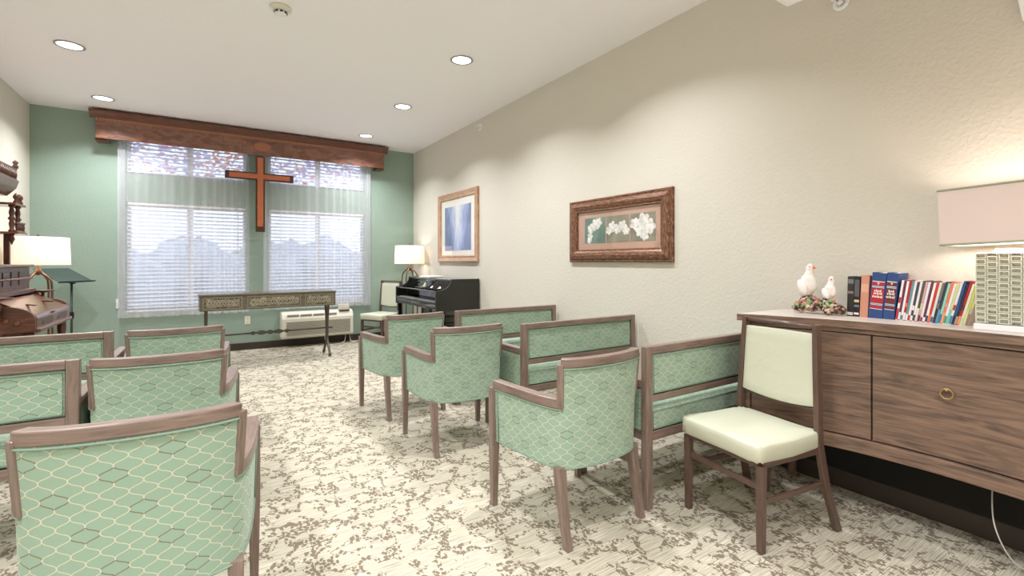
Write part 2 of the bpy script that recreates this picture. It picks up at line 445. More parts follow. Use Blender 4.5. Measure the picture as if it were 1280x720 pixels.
# ---------------------------------------------------------------- blinds
M_slat = N('blind_slat', rgb(240, 242, 248), .5); M_slat.b.inputs['Transmission Weight'].default_value = 0; M_slat = M_slat.m
blabs = ['white slatted blind over the lower left window', 'white slatted blind over the upper left transom above the green band',
         'white slatted blind over the lower right window', 'white slatted blind over the upper right transom above the green band']
k = 0
for (a, b) in WIN:
    for (z0, z1) in (ZL, ZT):
        m_ = (a+b)/2
        t = thing('window_blind', blabs[k], 'blind', (m_, Y1+.02, z1-.03), group='slatted blinds in the window openings'); k += 1
        hw = (b-a)/2-.012
        MB().box(-hw, hw, -.02, .02, -.005, .026).build('headrail', M_white, t, bevel=.003)
        for (p, q) in ((-hw, -.008), (.008, hw)):
            sb = MB(); z = -.025
            while z > -(z1-z0)+.06:
                sb.obox(((p+q)/2, 0, z), (q-p, .048, .0026), (math.radians(30), 0, 0)); z -= .050
            sb.box(p, q, -.014, .014, z-.004, z+.01)
            for fx in (.18, .5, .82):
                x = p+(q-p)*fx; sb.box(x-.0012, x+.0012, -.021, -.0195, z, 0)
            sb.build('slats', M_slat, t)
        if z0 == ZL[0]:
            MB().tube([(-hw+.16 if a > 0 else hw-.1, -.026, 0), (-hw+.16 if a > 0 else hw-.1, -.026, -.62)], .005, 6).build('tilt_wand', M_white, t)

# ---------------------------------------------------------------- sheer curtains
def curtain(x0, x1, z0, z1, lab, seed):
    random.seed(seed); n = 420; mb = MB(); rows = 14
    ph = [random.uniform(0, 6) for _ in range(5)]
    def off(x, r):
        u = (x-x0); am = .5+.5*math.sin(u*5+ph[0])
        f = math.sin(u*2*PI/.105+1.8*math.sin(u*7+ph[1]))*(.004+.012*am)+math.sin(u*2*PI/.27+1.5*math.sin(u*4+ph[3])+ph[2])*.012
        return f*(.75+.25*r)
    rings = []
    for j in range(rows+1):
        r = j/rows; z = z1+(z0-z1)*r
        rings.append([(x0+(x1-x0)*i/n, Y1-.10+off(x0+(x1-x0)*i/n, r), z+.004*math.sin(i*.2)*r) for i in range(n+1)])
    mb.ring(rings, close=False, caps=False)
    o = mb.build('sheer_curtain', M_sheer); tag(o, lab, 'curtain', 'sheer curtains below the valance')
    # doubled hem: a second layer along the bottom
    hemb = MB(); rings = []
    for j in range(3):
        z = z0+.09*(1-j/2)
        rings.append([(x0+(x1-x0)*i/n, Y1-.104+off(x0+(x1-x0)*i/n, 1), z+.004*math.sin(i*.2)) for i in range(n+1)])
    hemb.ring(rings, close=False, caps=False); hemb.build('hem', M_sheer, o)
    sd = MB(); rings = []                                       # gathered side edge
    for j in range(rows+1):
        r = j/rows; z = z1+(z0-z1)*r
        rings.append([((x0 if x0 < 0 else x1-.07)+.07*i/20, Y1-.11+.009*math.sin(i*1.9), z) for i in range(21)])
    sd.ring(rings, close=False, caps=False); sd.build('gathered_edge', M_sheer, o)
curtain(-.93, .505, .545, 2.80, 'sheer white curtain left of the cross', 11)
curtain(.675, 2.20, .56, 2.80, 'sheer white curtain right of the cross', 12)

# ---------------------------------------------------------------- valance
t = thing('window_valance', 'long burled wood valance box with crown moulding over both windows', 'valance', (0, Y1, 0))
vx0, vx1, vz0, vz1, vd = -1.12, 2.375, 2.735, 2.985, .235
MB().box(vx0, vx1, -vd, -vd+.022, vz0, vz1).box(vx0, vx0+.022, -vd+.022, -.002, vz0, vz1).box(vx1-.022, vx1, -vd+.022, -.002, vz0, vz1).build('box', M_burl, t, bevel=.002)
MB().box(vx0+.03, vx1-.03, -vd+.03, -.002, vz1-.02, vz1).build('top_board', M_crown, t)
cr = MB()
prof = [(0, 0), (-.008, .004), (-.012, .022), (-.02, .030), (-.034, .050), (-.052, .070), (-.058, .082), (-.058, .094), (0, .094)]
cr.prism([(y-vd, z+vz1-.015) for y, z in prof], 'X', vx0-.055, vx1+.055)
for sx, xx in ((-1, vx0), (1, vx1)):
    cr.prism([(xx-sx*y*1.0, z+vz1-.015) for y, z in prof], 'Y', -vd, -.002)
cr.build('crown_moulding', M_crown, t)
dn = MB(); x = vx0+.01
while x < vx1-.02: dn.box(x, x+.014, -vd-.016, -vd-.001, vz1-.045, vz1-.022); x += .026
dn.box(vx0, vx1, -vd-.012, -vd, vz1-.022, vz1-.012)
dn.build('dentil_strip', plain('light_dentil', (176, 120, 92), .4), t)
for x in (.18, .41, .92, 1.155): MB().box(x-.004, x+.004, -vd-.004, -vd, vz0+.004, vz1-.05).build('panel_bead', M_crown, t)
MB().lathe([(.001, -vd-.010), (.05, -vd-.010), (.075, -vd-.006), (.088, -vd-.008), (.095, -vd-.001)], (.655, 0, 2.85), 32, axis='Y').build('oval_rosette', plain('rosette_wood', (158, 104, 76), .35), t)
for c in t.children:
    if c.name.startswith('oval'):
        for vv in c.data.vertices: vv.co.x = .655+(vv.co.x-.655)*1.25; vv.co.z = 2.85+(vv.co.z-2.85)*.7
for x in (vx0+.05, vx1-.05): MB().box(x-.06, x+.06, -.2, -.01, vz0-.02, vz0).build('end_block', M_crown, t)

# ---------------------------------------------------------------- cross
t = thing('wall_cross', 'large wooden cross with orange face and dark edges hung below the valance', 'cross', (.63, Y1-.215, 0))
def outline(mb, a, b, z0, z1, ax, az0, az1, y0, y1):
    mb.prism([(-a, z0), (a, z0), (a, az0), (b, az0), (b, az1), (a, az1), (a, z1), (-a, z1), (-a, az1), (-b, az1), (-b, az0), (-a, az0)], 'Y', y0, y1)
o_ = MB(); outline(o_, .058, .425, 1.665, 2.72, 0, 2.385, 2.49, 0, .03); o_.build('dark_body', M_crossd, t, bevel=.003)
MB().box(-.036, .036, -.012, 0, 1.74, 2.70).box(-.375, -.036, -.012, 0, 2.405, 2.47).box(.036, .375, -.012, 0, 2.405, 2.47).build('orange_face', M_cross, t, bevel=.002)
for z in (2.42, 1.80): MB().box(-.03, .03, .03, .213, z, z+.04).build('wall_bracket', M_crossd, t)

# ---------------------------------------------------------------- heater unit, outlet, cables
t = thing('wall_air_unit', 'cream through-wall heating and cooling unit under the right window', 'air unit', (1.40, Y1-.001, 0))
hx = .50
MB().prism([(0, .135), (-.20, .135), (-.235, .16), (-.235, .42), (-.20, .485), (-.15, .515), (0, .515)], 'X', -hx, hx).build('housing', M_ptac, t, bevel=.012)
g_ = MB()
for i in range(13): g_.box(-hx+.06, hx-.05, -.243, -.236, .185+i*.0155, .192+i*.0155)
g_.build('front_grille', M_ptacd, t)
for i in range(4):
    x = -hx+.07+i*.175
    MB().obox((x+.08, -.216, .455), (.155, .055, .012), (math.radians(-62), 0, 0)).build('air_outlet', M_ptacd, t)
MB().box(hx-.21, hx-.055, -.19, -.185+.04, .50, .60).build('raised_control_lid', M_ptac, t, bevel=.004)
MB().obox((hx-.13, -.200, .498), (.15, .06, .01), (math.radians(-45), 0, 0)).build('control_panel', plain('control_dark', (86, 84, 80), .5), t)
o = MB().box(.45, .52, Y1-.008, Y1-.001, .36, .475).build('wall_outlet', plain('almond_plate', (236, 228, 214), .4), bevel=.002)
tag(o, 'small almond outlet plate low on the green wall', 'outlet')
for zz in (-.025, .025):
    MB().box(.468, .502, Y1-.011, Y1-.008, .4175+zz-.014, .4175+zz+.014).build('socket', M_ptac, o, bevel=.002)
o = MB().tube(spline([(1.5, Y1-.12, .13), (1.5, Y1-.2, .06), (1.55, Y1-.26, .012), (1.65, Y1-.28, .01), (1.76, Y1-.22, .03), (1.80, Y1-.15, .09), (1.81, Y1-.1, .13)]), .006, 6).build('power_cord', M_cable)
tag(o, 'pale power cord looping below the wall air unit', 'cord')
o = MB().tube(spline([(1.87, Y1-.1, .13), (1.87, Y1-.20, .03), (1.92, Y1-.24, .01), (1.97, Y1-.18, .012), (2.1, Y1-.03, .02)]), .006, 6).build('power_cord', M_cable)
tag(o, 'pale cord trailing right from the air unit along the baseboard', 'cord')
o = MB().box(-.955, -.925, Y1-.03, Y1-.002, .66, .78).build('blind_control_box', M_white, bevel=.004)
tag(o, 'small white box on the green wall at the left curtain edge', 'control box')
MB().box(-.948, -.932, Y1-.034, Y1-.03, .70, .74).build('button', M_ptac, o)

# ---------------------------------------------------------------- ceiling fittings
spots = []
labs = {(0, 5): 'large recessed ceiling light nearest the upper left corner', (0, 6): 'recessed ceiling light beside the left end of the valance',
        (1, 4): 'recessed ceiling light in the right row nearest the camera', (1, 5): 'middle recessed ceiling light of the right row',
        (1, 6): 'recessed ceiling light just above the right part of the valance'}
for i, x in enumerate(CX):
    for j, y in enumerate(CY):
        x = .75 if i == 1 and j < 3 else CX[i]  # unseen near right lamps set inward so the upper wall stays dim
        lb = labs.get((i, j))
        t = thing('recessed_light', lb or 'unseen recessed ceiling light on the %s side, %s from the window wall' % (('left', 'right')[i], ('seventh', 'sixth', 'fifth', 'fourth', 'third', 'second', 'first')[j]), 'ceiling light', (x, y, H), group='recessed ceiling lights')
        MB().lathe([(.098, -.001), (.104, -.006), (.096, -.010), (.086, -.007), (.084, -.001)], seg=32, caps=False).build('trim_ring', plain('trim_grey', (150, 152, 150), .4) if 'tr' not in globals() else tr, t)
        MB().lathe([(.001, -.004), (.086, -.004)], seg=32, caps=False).build('lens', M_lens, t)
        ld = bpy.data.lights.new('recessed_lamp', 'AREA'); ld.shape = 'DISK'; ld.size = .16; ld.energy = DOWNLIGHT_W
        ld.color = (.955, .975, 1); ld.spread = math.radians(128)
        lo = bpy.data.objects.new('recessed_lamp', ld); COL.objects.link(lo); lo.location = (x, y, H-.02)
t = thing('smoke_detector', 'round cream smoke detector on the ceiling', 'smoke detector', (.45, 3.79, H))
MB().lathe([(.072, 0), (.072, -.012), (.066, -.02), (.045, -.03)], seg=28).build('base', M_ptac, t)
MB().lathe([(.04, -.03), (.04, -.05), (.03, -.056), (.001, -.056)], seg=20).build('sensor_cap', M_white, t)
vb = MB()
for q in range(8):
    a = q*PI/4; vb.obox((.041*math.cos(a), .041*math.sin(a), -.040), (.006, .018, .012), (0, 0, a))
vb.build('vent_slot', M_rubber, t)
for q in (0, 1): MB().box(-.07+q*.115, -.045+q*.115, -.01, .01, -.03, -.015).build('side_clip', M_white, t)
def sprinkler(y, z, lab):
    t = thing('wall_sprinkler', lab, 'sprinkler', (X1, y, z), group='sprinkler heads on the beige wall')
    MB().lathe([(.043, -.001), (.043, -.006), (.036, -.012), (.02, -.008), (.018, -.002)], seg=24, axis='X').build('escutcheon', M_white, t)
    MB().lathe([(.016, -.004), (.014, -.045)], seg=12, axis='X').build('nozzle', M_white, t)
    MB().lathe([(.004, -.045), (.004, -.06)], seg=10, axis='X').build('glass_bulb', plain('red_bulb', (150, 20, 30), .2), t)
    MB().box(-.07, -.066, -.02, .02, -.006, .006).box(-.066, -.04, -.013, -.010, -.003, .003).box(-.066, -.04, .010, .013, -.003, .003).build('deflector', M_white, t)
sprinkler(1.22, 2.685, 'white sprinkler head with red bulb high on the near beige wall')
sprinkler(5.35, 2.98, 'small white sprinkler head near the ceiling over the blue framed print')
# hanging flat panel and wall sconce at the top right
t = thing('hanging_light_panel', 'white rectangular panel whose corner shows at the top edge', 'light panel', (2.29, .727, 2.606))
MB().box(-.31, .31, -.6, .6, 0, .05).build('panel', M_white, t, bevel=.004)
for sx in (-1, 1):
    for sy in (-1, 1): MB().tube([(sx*.24, sy*.5, .05), (sx*.24, sy*.5, H-2.606-.001)], .004, 6).build('suspension_rod', M_iron, t)
t = thing('wall_sconce', 'white flared wall sconce at the top right corner', 'wall light', (X1-.001, .40, 2.27))
sc = MB(); 
sc.ring([[(0, -.14, 0), (0, .115, 0), (-.06, .115, 0), (-.06, -.14, 0)], [(0, -.17, .3), (0, .15, .3), (-.13, .15, .3), (-.13, -.17, .3)]], True, True, False)
sc.build('shade', M_white, t, bevel=.003)
MB().box(-.04, 0, -.05, .05, .3, .34).build('bracket', M_iron, t)

# ---------------------------------------------------------------- armchair
def armchair(label, loc, rz):
    t = thing('armchair', label, 'armchair', loc, rz, 'green patterned armchairs along the aisle')
    half = [(.298, .235), (.293, .10), (.283, -.04), (.268, -.15), (.243, -.222), (.18, -.258), (.09, -.277), (0, -.283)]
    R = spline(half, 6); full = [Vector((p.x, p.y, 0)) for p in R]
    path = full + [Vector((-p.x, p.y, 0)) for p in full[-2::-1]]          # right front -> back -> left front
    n = len(path); S = [0]
    for i in range(1, n): S.append(S[-1]+(path[i]-path[i-1]).length)
    nrm = []
    for i in range(n):
        d = (path[min(i+1, n-1)]-path[max(i-1, 0)]).normalized(); nrm.append(Vector((-d.y, d.x, 0)))
    if nrm[n//2].y > 0: nrm = [-q for q in nrm]                          # outward
    ic = min(range(n//2), key=lambda i: (path[i]-Vector((.243, -.222, 0))).length); jc = n-1-ic
    def flare(p, z):
        k = max(0, (z-.60)/.22); return Vector((p.x*(1+.05*k), p.y-.016*k, z))
    def shrink(p, z):
        k = max(0, (.60-z)/.27); return Vector((p.x*(1-.03*k), p.y*(1-.02*k), z))
    def panel(mb, i0, i1, zs, th):
        rings = []; b = len(mb.v); cols = i1-i0+1; m = len(zs)
        def put(i, z, o):
            p = path[i]+nrm[i]*o; q = flare(p, z) if z > .6 else shrink(p, z); return tuple(q)
        for o in (0, -th):
            for z in zs:
                for i in range(i0, i1+1): mb.v.append(put(i, z, o))
        def id_(s_, r, c): return b+s_*cols*m+r*cols+c
        for s_ in (0, 1):
            for r in range(m-1):
                for c in range(cols-1):
                    mb.face([id_(s_, r, c), id_(s_, r, c+1), id_(s_, r+1, c+1), id_(s_, r+1, c)],
                            [(S[i0+c], zs[r]), (S[i0+c+1], zs[r]), (S[i0+c+1], zs[r+1]), (S[i0+c], zs[r+1])], True)
        for r in (0, m-1):                                   # rims with vertices of their own, so the faces shade flat
            e = len(mb.v)
            for s_ in (0, 1):
                for c in range(cols): mb.v.append(mb.v[id_(s_, r, c)])
            for c in range(cols-1):
                mb.face([e+c, e+c+1, e+cols+c+1, e+cols+c], [(S[i0+c], zs[r]), (S[i0+c+1], zs[r]), (S[i0+c+1], zs[r]+th), (S[i0+c], zs[r]+th)], False)
        for c in (0, cols-1):
            for r in range(m-1):
                mb.face([id_(0, r, c), id_(0, r+1, c), id_(1, r+1, c), id_(1, r, c)], [(0, zs[r]), (0, zs[r+1]), (th, zs[r+1]), (th, zs[r])], False)
    sh = MB(); panel(sh, 0, n-1, [.335, .37, .42, .48, .54, .598], .05); panel(sh, ic, jc, [.598, .64, .69, .74, .785], .045)
    sh.build('upholstered_shell', M_fab, t)
    # wood rails
    cen = lambda i, z, o: (flare(path[i]+nrm[i]*o, z) if z > .6 else path[i]+nrm[i]*o+Vector((0, 0, z)))
    for rng in (range(0, ic+2), range(jc-1, n)):
        MB().sweep([path[i]-nrm[i]*.018+Vector((0, 0, .603)) for i in rng], .050, .042).build('arm_rail', M_frame, t, bevel=.005)
    MB().sweep([flare(path[i]-nrm[i]*.017, .785) for i in range(ic, jc+1)], .042, .040).build('crest_rail', M_frame, t, bevel=.005)
    for i in (ic, jc):
        a, b_ = path[i]-nrm[i]*.016, path[i]-nrm[i]*.016
        p0 = flare(a, .60); p1 = flare(b_, .80); d = 1 if i == ic else -1
        dirx = (path[i+1]-path[i-1]).normalized(); w2 = dirx*.016; n2 = nrm[i]*.022
        st_ = MB(); st_.ring([[p0-w2-n2, p0+w2-n2, p0+w2+n2, p0-w2+n2], [p1-w2-n2, p1+w2-n2, p1+w2+n2, p1-w2+n2]], True, True, False)
        st_.build('back_stile', M_frame, t, bevel=.004)
    # piping
    pp = MB()
    pp.tube([flare(path[i]+nrm[i]*.003, .779) for i in range(ic+1, jc)], .0038, 6)
    for i in (ic+1, jc-1): pp.tube([flare(path[i]+nrm[i]*.003, z) for z in (.61, .66, .72, .779)], .0038, 6)
    for rng in (range(0, ic+2), range(jc-1, n)): pp.tube([path[i]+nrm[i]*.003+Vector((0, 0, .598)) for i in rng], .0038, 6)
    pp.tube([shrink(path[i]+nrm[i]*.002, .337) for i in range(n)], .0038, 6)
    for i in (2, n-3): pp.tube([shrink(path[i]+nrm[i]*.003, z) for z in (.34, .47, .598)], .003, 6)
    pp.build('piping', M_pipe, t)
    MB().fbox(-.235, .235, -.185, .235, .345, .40).build('seat_frame', M_inner, t, bevel=.008)
    MB().fbox(-.236, .236, -.18, .262, .40, .475).build('seat_cushion', M_fab, t, bevel=.02)
    MB().fbox(-.205, .205, -.222, -.165, .47, .76).build('inside_back_pad', M_inner, t, bevel=.02)
    for sx in (-1, 1):
        fl = MB(); q = lambda z, r_, y: [(sx*.290-r_, y-r_, z), (sx*.290+r_, y-r_, z), (sx*.290+r_, y+r_, z), (sx*.290-r_, y+r_, z)]
        fl.ring([q(0, .015, .243), q(.34, .021, .243), q(.606, .021, .243)], True, True, False); fl.build('front_leg', M_frame, t, bevel=.003)
        rl = MB(); c_ = [(0, -.268, .016), (.08, -.248, .017), (.17, -.234, .019), (.26, -.218, .021), (.345, -.210, .022)]
        rl.ring([[(sx*.236-r_, y-r_, z), (sx*.236+r_, y-r_, z), (sx*.236+r_, y+r_, z), (sx*.236-r_, y+r_, z)] for z, y, r_ in c_], True, True, False)
        rl.build('rear_leg', M_frame, t, bevel=.003)
    return t
ac = armchair('green patterned armchair closest to the camera, cut by the lower left edge', (-.147, 1.90, 0), -3.6)
dup(ac, (-.165, 2.955, 0), -3.5, 'green patterned armchair in the left row, directly in front of the closest one')
dup(ac, (-.16, 3.97, 0), 0, 'green patterned armchair farthest forward in the left row')
dup(ac, (1.540, 1.865, 0), 2, 'green patterned armchair of the right row nearest the camera, beside the sage vinyl chair')
dup(ac, (1.485, 3.05, 0), -3.6, 'middle green patterned armchair of the right row')
dup(ac, (1.43, 3.93, 0), 3, 'green patterned armchair of the right row farthest from the camera, near the piano')

# ---------------------------------------------------------------- bench
def bench(label, loc, rz):
    t = thing('upholstered_bench', label, 'bench', loc, rz, 'green patterned benches with wooden frames'); L = .55
    for sx in (-1, 1):
        x = sx*(L-.023)
        MB().box(x-.023, x+.023, -.02, .02, 0, .82, taper=(.004, .004)).build('back_post', M_frame, t, bevel=.004)
        MB().box(x-.021, x+.021, .47, .51, 0, .605, taper=(.005, .005)).build('front_leg', M_frame, t, bevel=.004)
        MB().box(x-.024, x+.024, .02, .515, .605, .648).build('arm_rail', M_frame, t, bevel=.005)
        MB().fbox(x-.019, x+.019, .022, .468, .385, .604).build('arm_panel', M_fab, t, bevel=.008)
        MB().box(x-.012, x+.012, .02, .47, .19, .225).build('side_stretcher', M_frame, t, bevel=.003)
        MB().box(x-.018, x+.018, .02, .47, .34, .385).build('side_rail', M_frame, t, bevel=.003)
    a = L-.046
    MB().box(-a, a, -.02, .018, .78, .82).build('top_rail', M_frame, t, bevel=.004)
    MB().box(-a, a, -.018, .018, .535, .572).build('middle_rail', M_frame, t, bevel=.004)
    MB().box(-a, a, -.018, .018, .34, .387).build('bottom_rail', M_frame, t, bevel=.004)
    MB().box(-a, a, .475, .505, .34, .387).build('front_rail', M_frame, t, bevel=.004)
    MB().fbox(-a, a, -.014, .055, .572, .78).build('back_cushion', M_fab, t, bevel=.012)
    MB().fbox(-a, a, -.012, .475, .388, .498).build('seat_cushion', M_fab, t, bevel=.016)
    pp = MB(); e = .010
    pp.tube([(-a+e, -.016, .572+e), (-a+e, -.016, .78-e), (a-e, -.016, .78-e), (a-e, -.016, .572+e)], .0038, 6, closed=True)
    pp.tube([(-a+e, -.013, .388+e), (-a+e, -.013, .498-e), (a-e, -.013, .498-e), (a-e, -.013, .388+e)], .0035, 6, closed=True)
    pp.build('piping', M_pipe, t)
    return t
be = bench('green upholstered bench right of the near right armchair, running behind the sage vinyl chair', (2.405, 1.65, 0), 0)
dup(be, (2.375, 2.71, 0), 0, 'middle green upholstered bench against the right wall')
dup(be, (2.375, 3.745, 0), 0, 'green upholstered bench just in front of the black piano')
dup(be, (-1.02, 2.81, 0), -1, 'green upholstered bench behind the closest armchair at the left edge')
dup(be, (-1.035, 3.82, 0), -1, 'green upholstered bench nearest the carved organ at left')

# ---------------------------------------------------------------- side chair
def side_chair(label, loc, rz):
    t = thing('side_chair', label, 'chair', loc, rz, 'brown framed chairs with sage vinyl')
    for sx in (-1, 1):
        MB().ring([[(sx*.205-r_, .19-r_, z), (sx*.205+r_, .19-r_, z), (sx*.205+r_, .19+r_, z), (sx*.205-r_, .19+r_, z)] for z, r_ in ((0, .014), (.375, .017))], True, True, False).build('front_leg', M_side, t, bevel=.003)
        c_ = [(0, .237, -.285), (.2, .222, -.225), (.40, .212, -.190), (.50, .209, -.190), (.75, .198, -.198), (.955, .188, -.210)]
        MB().ring([[(sx*x-.012, y-.019, z), (sx*x+.012, y-.019, z), (sx*x+.012, y+.019, z), (sx*x-.012, y+.019, z)] for z, x, y in c_], True, True, False).build('rear_upright', M_side, t, bevel=.003)
    MB().box(-.20, .20, .175, .205, .365, .395).build('front_apron', M_side, t, bevel=.003)
    for sx in (-1, 1): MB().obox((sx*.205, -.01, .38), (.026, .40, .03)).build('side_apron', M_side, t, bevel=.003)
    MB().box(-.19, .19, .182, .196, .265, .29).build('front_stretcher', M_side, t, bevel=.002)
    for sx in (-1, 1): MB().obox((sx*.212, -.01, .22), (.014, .40, .022), (0, 0, 0)).build('side_stretcher', M_side, t, bevel=.002)
    MB().box(-.20, .20, -.21, -.19, .365, .39).build('rear_apron', M_side, t, bevel=.002)
    MB().tube([(-.184, -.208, .942), (0, -.222, .942), (.184, -.208, .942)], .013, 8).build('top_rail', M_side, t)
    MB().tube(spline([(-.2, -.205, .565), (-.1, -.222, .55), (0, -.228, .545), (.1, -.222, .55), (.2, -.205, .565)], 4), .011, 8).build('lower_back_rail', M_side, t)
    # seat cushion: soft box
    s_ = MB(); rings = []
    for z, k in ((.393, .985), (.398, 1.0), (.44, 1.0), (.458, .995), (.465, .975), (.470, .9), (.473, .5), (.473, .02)):
        rg = []
        for q in range(40):
            a = 2*PI*q/40; c, s2 = math.cos(a), math.sin(a); e = 2/14
            rg.append((.228*k*math.copysign(abs(c)**e, c)*(1 if s2 > 0 else .965), (.218*k*math.copysign(abs(s2)**e, s2)) + .012, z+(.004*math.sin(q*2.1)*(k > .9))))
        rings.append(rg)
    s_.ring(rings); s_.build('seat_cushion', M_vinyl, t)
    b_ = MB(); rings = []
    for j in range(9):
        v_ = j/8; z = .575+v_*.335; hw = .192-.012*v_; rg = []
        for q in range(13):
            u = -1+q/6; x = u*hw; y = -.197-.014*v_-.016*(1-u*u); z2 = z-(.022*(1-u*u))*(1-v_)
            rg.append((x, y+.016, z2))
        for q in range(12, -1, -1):
            u = -1+q/6; x = u*hw; rg.append((x, -.197-.014*v_-.016*(1-u*u)-.014, z-(.022*(1-u*u))*(1-v_)))
        rings.append(rg)
    b_.ring(rings, True, True, True); b_.build('back_pad', M_vinyl, t, bevel=.004)
    return t
sd = side_chair('brown framed chair with sage vinyl seat and back before the oak sideboard', (2.215, 1.305, 0), 82)
dup(sd, (2.23, 7.12, 0), 118, 'brown framed chair with pale vinyl seat between the right curtain and the piano')

# ---------------------------------------------------------------- sideboard (front sweeps inwards)
t = thing('oak_sideboard', 'weathered oak sideboard with inward curved front and flush doors', 'sideboard', (0, 0, 0))
SB0, SB1, SBC = -.10, 1.50, .70
def fx(y, off=0): return 2.635-.180*((y-SBC)/.8)**2+off
def slab(mb, y0, y1, z0, z1, off, back=X1-.016, n=24):
    ys = [y0+(y1-y0)*i/n for i in range(n+1)]
    rings = [[(fx(y, off), y, z0), (fx(y, off), y, z1), (back, y, z1), (back, y, z0)] for y in ys]
    mb.ring(rings, True, True, False); return mb
def skin(mb, y0, y1, z0, z1, off, th=.02, n=16):
    ys = [y0+(y1-y0)*i/n for i in range(n+1)]; b = len(mb.v)
    rings = [[(fx(y, off), y, z0), (fx(y, off), y, z1), (fx(y, off)+th, y, z1), (fx(y, off)+th, y, z0)] for y in ys]
    mb.ring(rings, True, True, False)
    for k_ in range(len(mb.f)-4*n-2, len(mb.f)):           # vertical grain-free front: u along y, v along z
        mb.uv[k_] = [(mb.v[i][1], mb.v[i][2]) for i in mb.f[k_]]
    return mb
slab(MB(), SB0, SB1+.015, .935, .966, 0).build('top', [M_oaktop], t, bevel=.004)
skin(MB(), SB0, SB1+.016, .929, .9645, -.003, .006, 24).build('top_edge', M_oak, t)
slab(MB(), SB0+.02, SB1, .40, .935, .045).build('carcass', M_oak, t)
skin(MB(), SB0+.02, SB1, .905, .934, .012, .03, 24).build('upper_rail', M_oak, t, bevel=.002)
skin(MB(), SB0+.02, SB1, .338, .402, -.002, .05, 24).build('lower_rail', M_oak, t, bevel=.003)
bounds = [(.445, .955), (.962, SB1-.04), (SB0+.06, .438)]
for (a, b) in bounds:
    d = skin(MB(), a, b, .408, .900, .018, .022).build('door', M_oak, t, bevel=.0015)
    if a == .445 or a < 0:
        yc = .69 if a > 0 else .20; xf = fx(yc, .018)
        MB().lathe([(.012, 0), (.012, -.006), (.006, -.01), (.006, -.02), (.001, -.022)], (xf, yc, .702), 16, axis='X').build('handle_rose', M_brass, d)
        MB().tube([(xf-.016, yc+.021*math.sin(q*PI/12), .688+.021*math.cos(q*PI/12)) for q in range(24)], .0035, 8, closed=True).build('ring_pull', M_brass, d)
skin(MB(), SB1-.036, SB1, .402, .905, .010, .04, 4).build('end_stile', M_oak, t, bevel=.002)
MB().box(2.925, 2.944, SB0+.03, SB1-.02, .11, .40).build('shade_panel', plain('shadow_black', (24, 22, 20), .9), t)  # black panel added to give the dark shade under the cabinet
for (yy, xx) in ((SB1-.05, 2.60), (SB1-.05, X1-.08), (SB0+.06, 2.60), (SB0+.06, X1-.08)):
    MB().box(xx, xx+.035, yy-.018, yy+.018, 0, .40, taper=(.008, .004)).build('leg', M_oak, t, bevel=.003)
o = MB().tube(spline([(2.91, .60, .33), (2.80, .585, .30), (2.72, .56, .16), (2.74, .50, .03), (2.82, .40, .008), (2.92, .25, .008)]), .0028, 6).build('lamp_cord', M_cable)
tag(o, 'thin pale cord hanging under the oak sideboard', 'cord')
ZT_ = .966

# ---------------------------------------------------------------- figurine of two doves
t = thing('dove_figurine', 'ceramic figurine of two white doves on a leafy rock base', 'figurine', (2.79, 1.262, ZT_)); t.scale = (1.12, 1.12, 1.14)
m_d = N('white_porcelain', rgb(244, 240, 234), .22, **{'Coat Weight': .3}); m_d.color(m_d.ramp(m_d.noise(m_d.uv(src='Object'), 14), [(.4, rgb(246, 242, 238)), (.75, rgb(226, 216, 206))])); m_d = m_d.m
m_r = N('painted_rock', rough=.3); vo = m_r.n('ShaderNodeTexVoronoi'); m_r.l(m_r.uv(src='Object'), vo.inputs['Vector']); vo.inputs['Scale'].default_value = 90
spx = m_r.n('ShaderNodeSeparateColor'); m_r.l(vo.outputs['Color'], spx.inputs[0])
m_r.color(m_r.ramp(spx.outputs[0], [(0, rgb(60, 44, 36)), (.3, rgb(150, 118, 96)), (.45, rgb(206, 186, 168)), (.66, rgb(74, 56, 48)), (.84, rgb(188, 140, 122))], 'CONSTANT')); m_r = m_r.m
random.seed(21); rk = MB()
for i in range(34):
    a = random.uniform(0, 6.28); q = random.random()**.6
    rk.blob((.03*q*math.sin(a), .115*q*math.cos(a), .016+random.random()*.022+.036*(1-q)), (.022, .022, .019), (random.random(), random.random(), 0), 9, jit=.16)
rk.blob((0, .040, .052), (.034, .05, .04), seg=12, jit=.12).blob((0, -.055, .032), (.03, .045, .026), seg=12, jit=.12)
rk.build('rock_base', m_r, t)
lf_ = MB()
for i in range(18):
    a = random.uniform(-1, 1)
    lf_.blob((-.032+random.uniform(-.006, .01), a*.085, .035+random.random()*.035), (.004, .016, .008), (random.uniform(-1, 1), 0, random.uniform(-.5, .5)), 8)
lf_.build('leaves', plain('leaf_glaze', (132, 176, 112), .25), t)
fl_ = MB()
for i in range(9):
    fl_.blob((-.034, random.uniform(-.09, .08), .03+random.random()*.045), (.007, .009, .008), seg=8, jit=.1)
fl_.build('flowers', plain('flower_glaze', (206, 128, 108), .25), t)
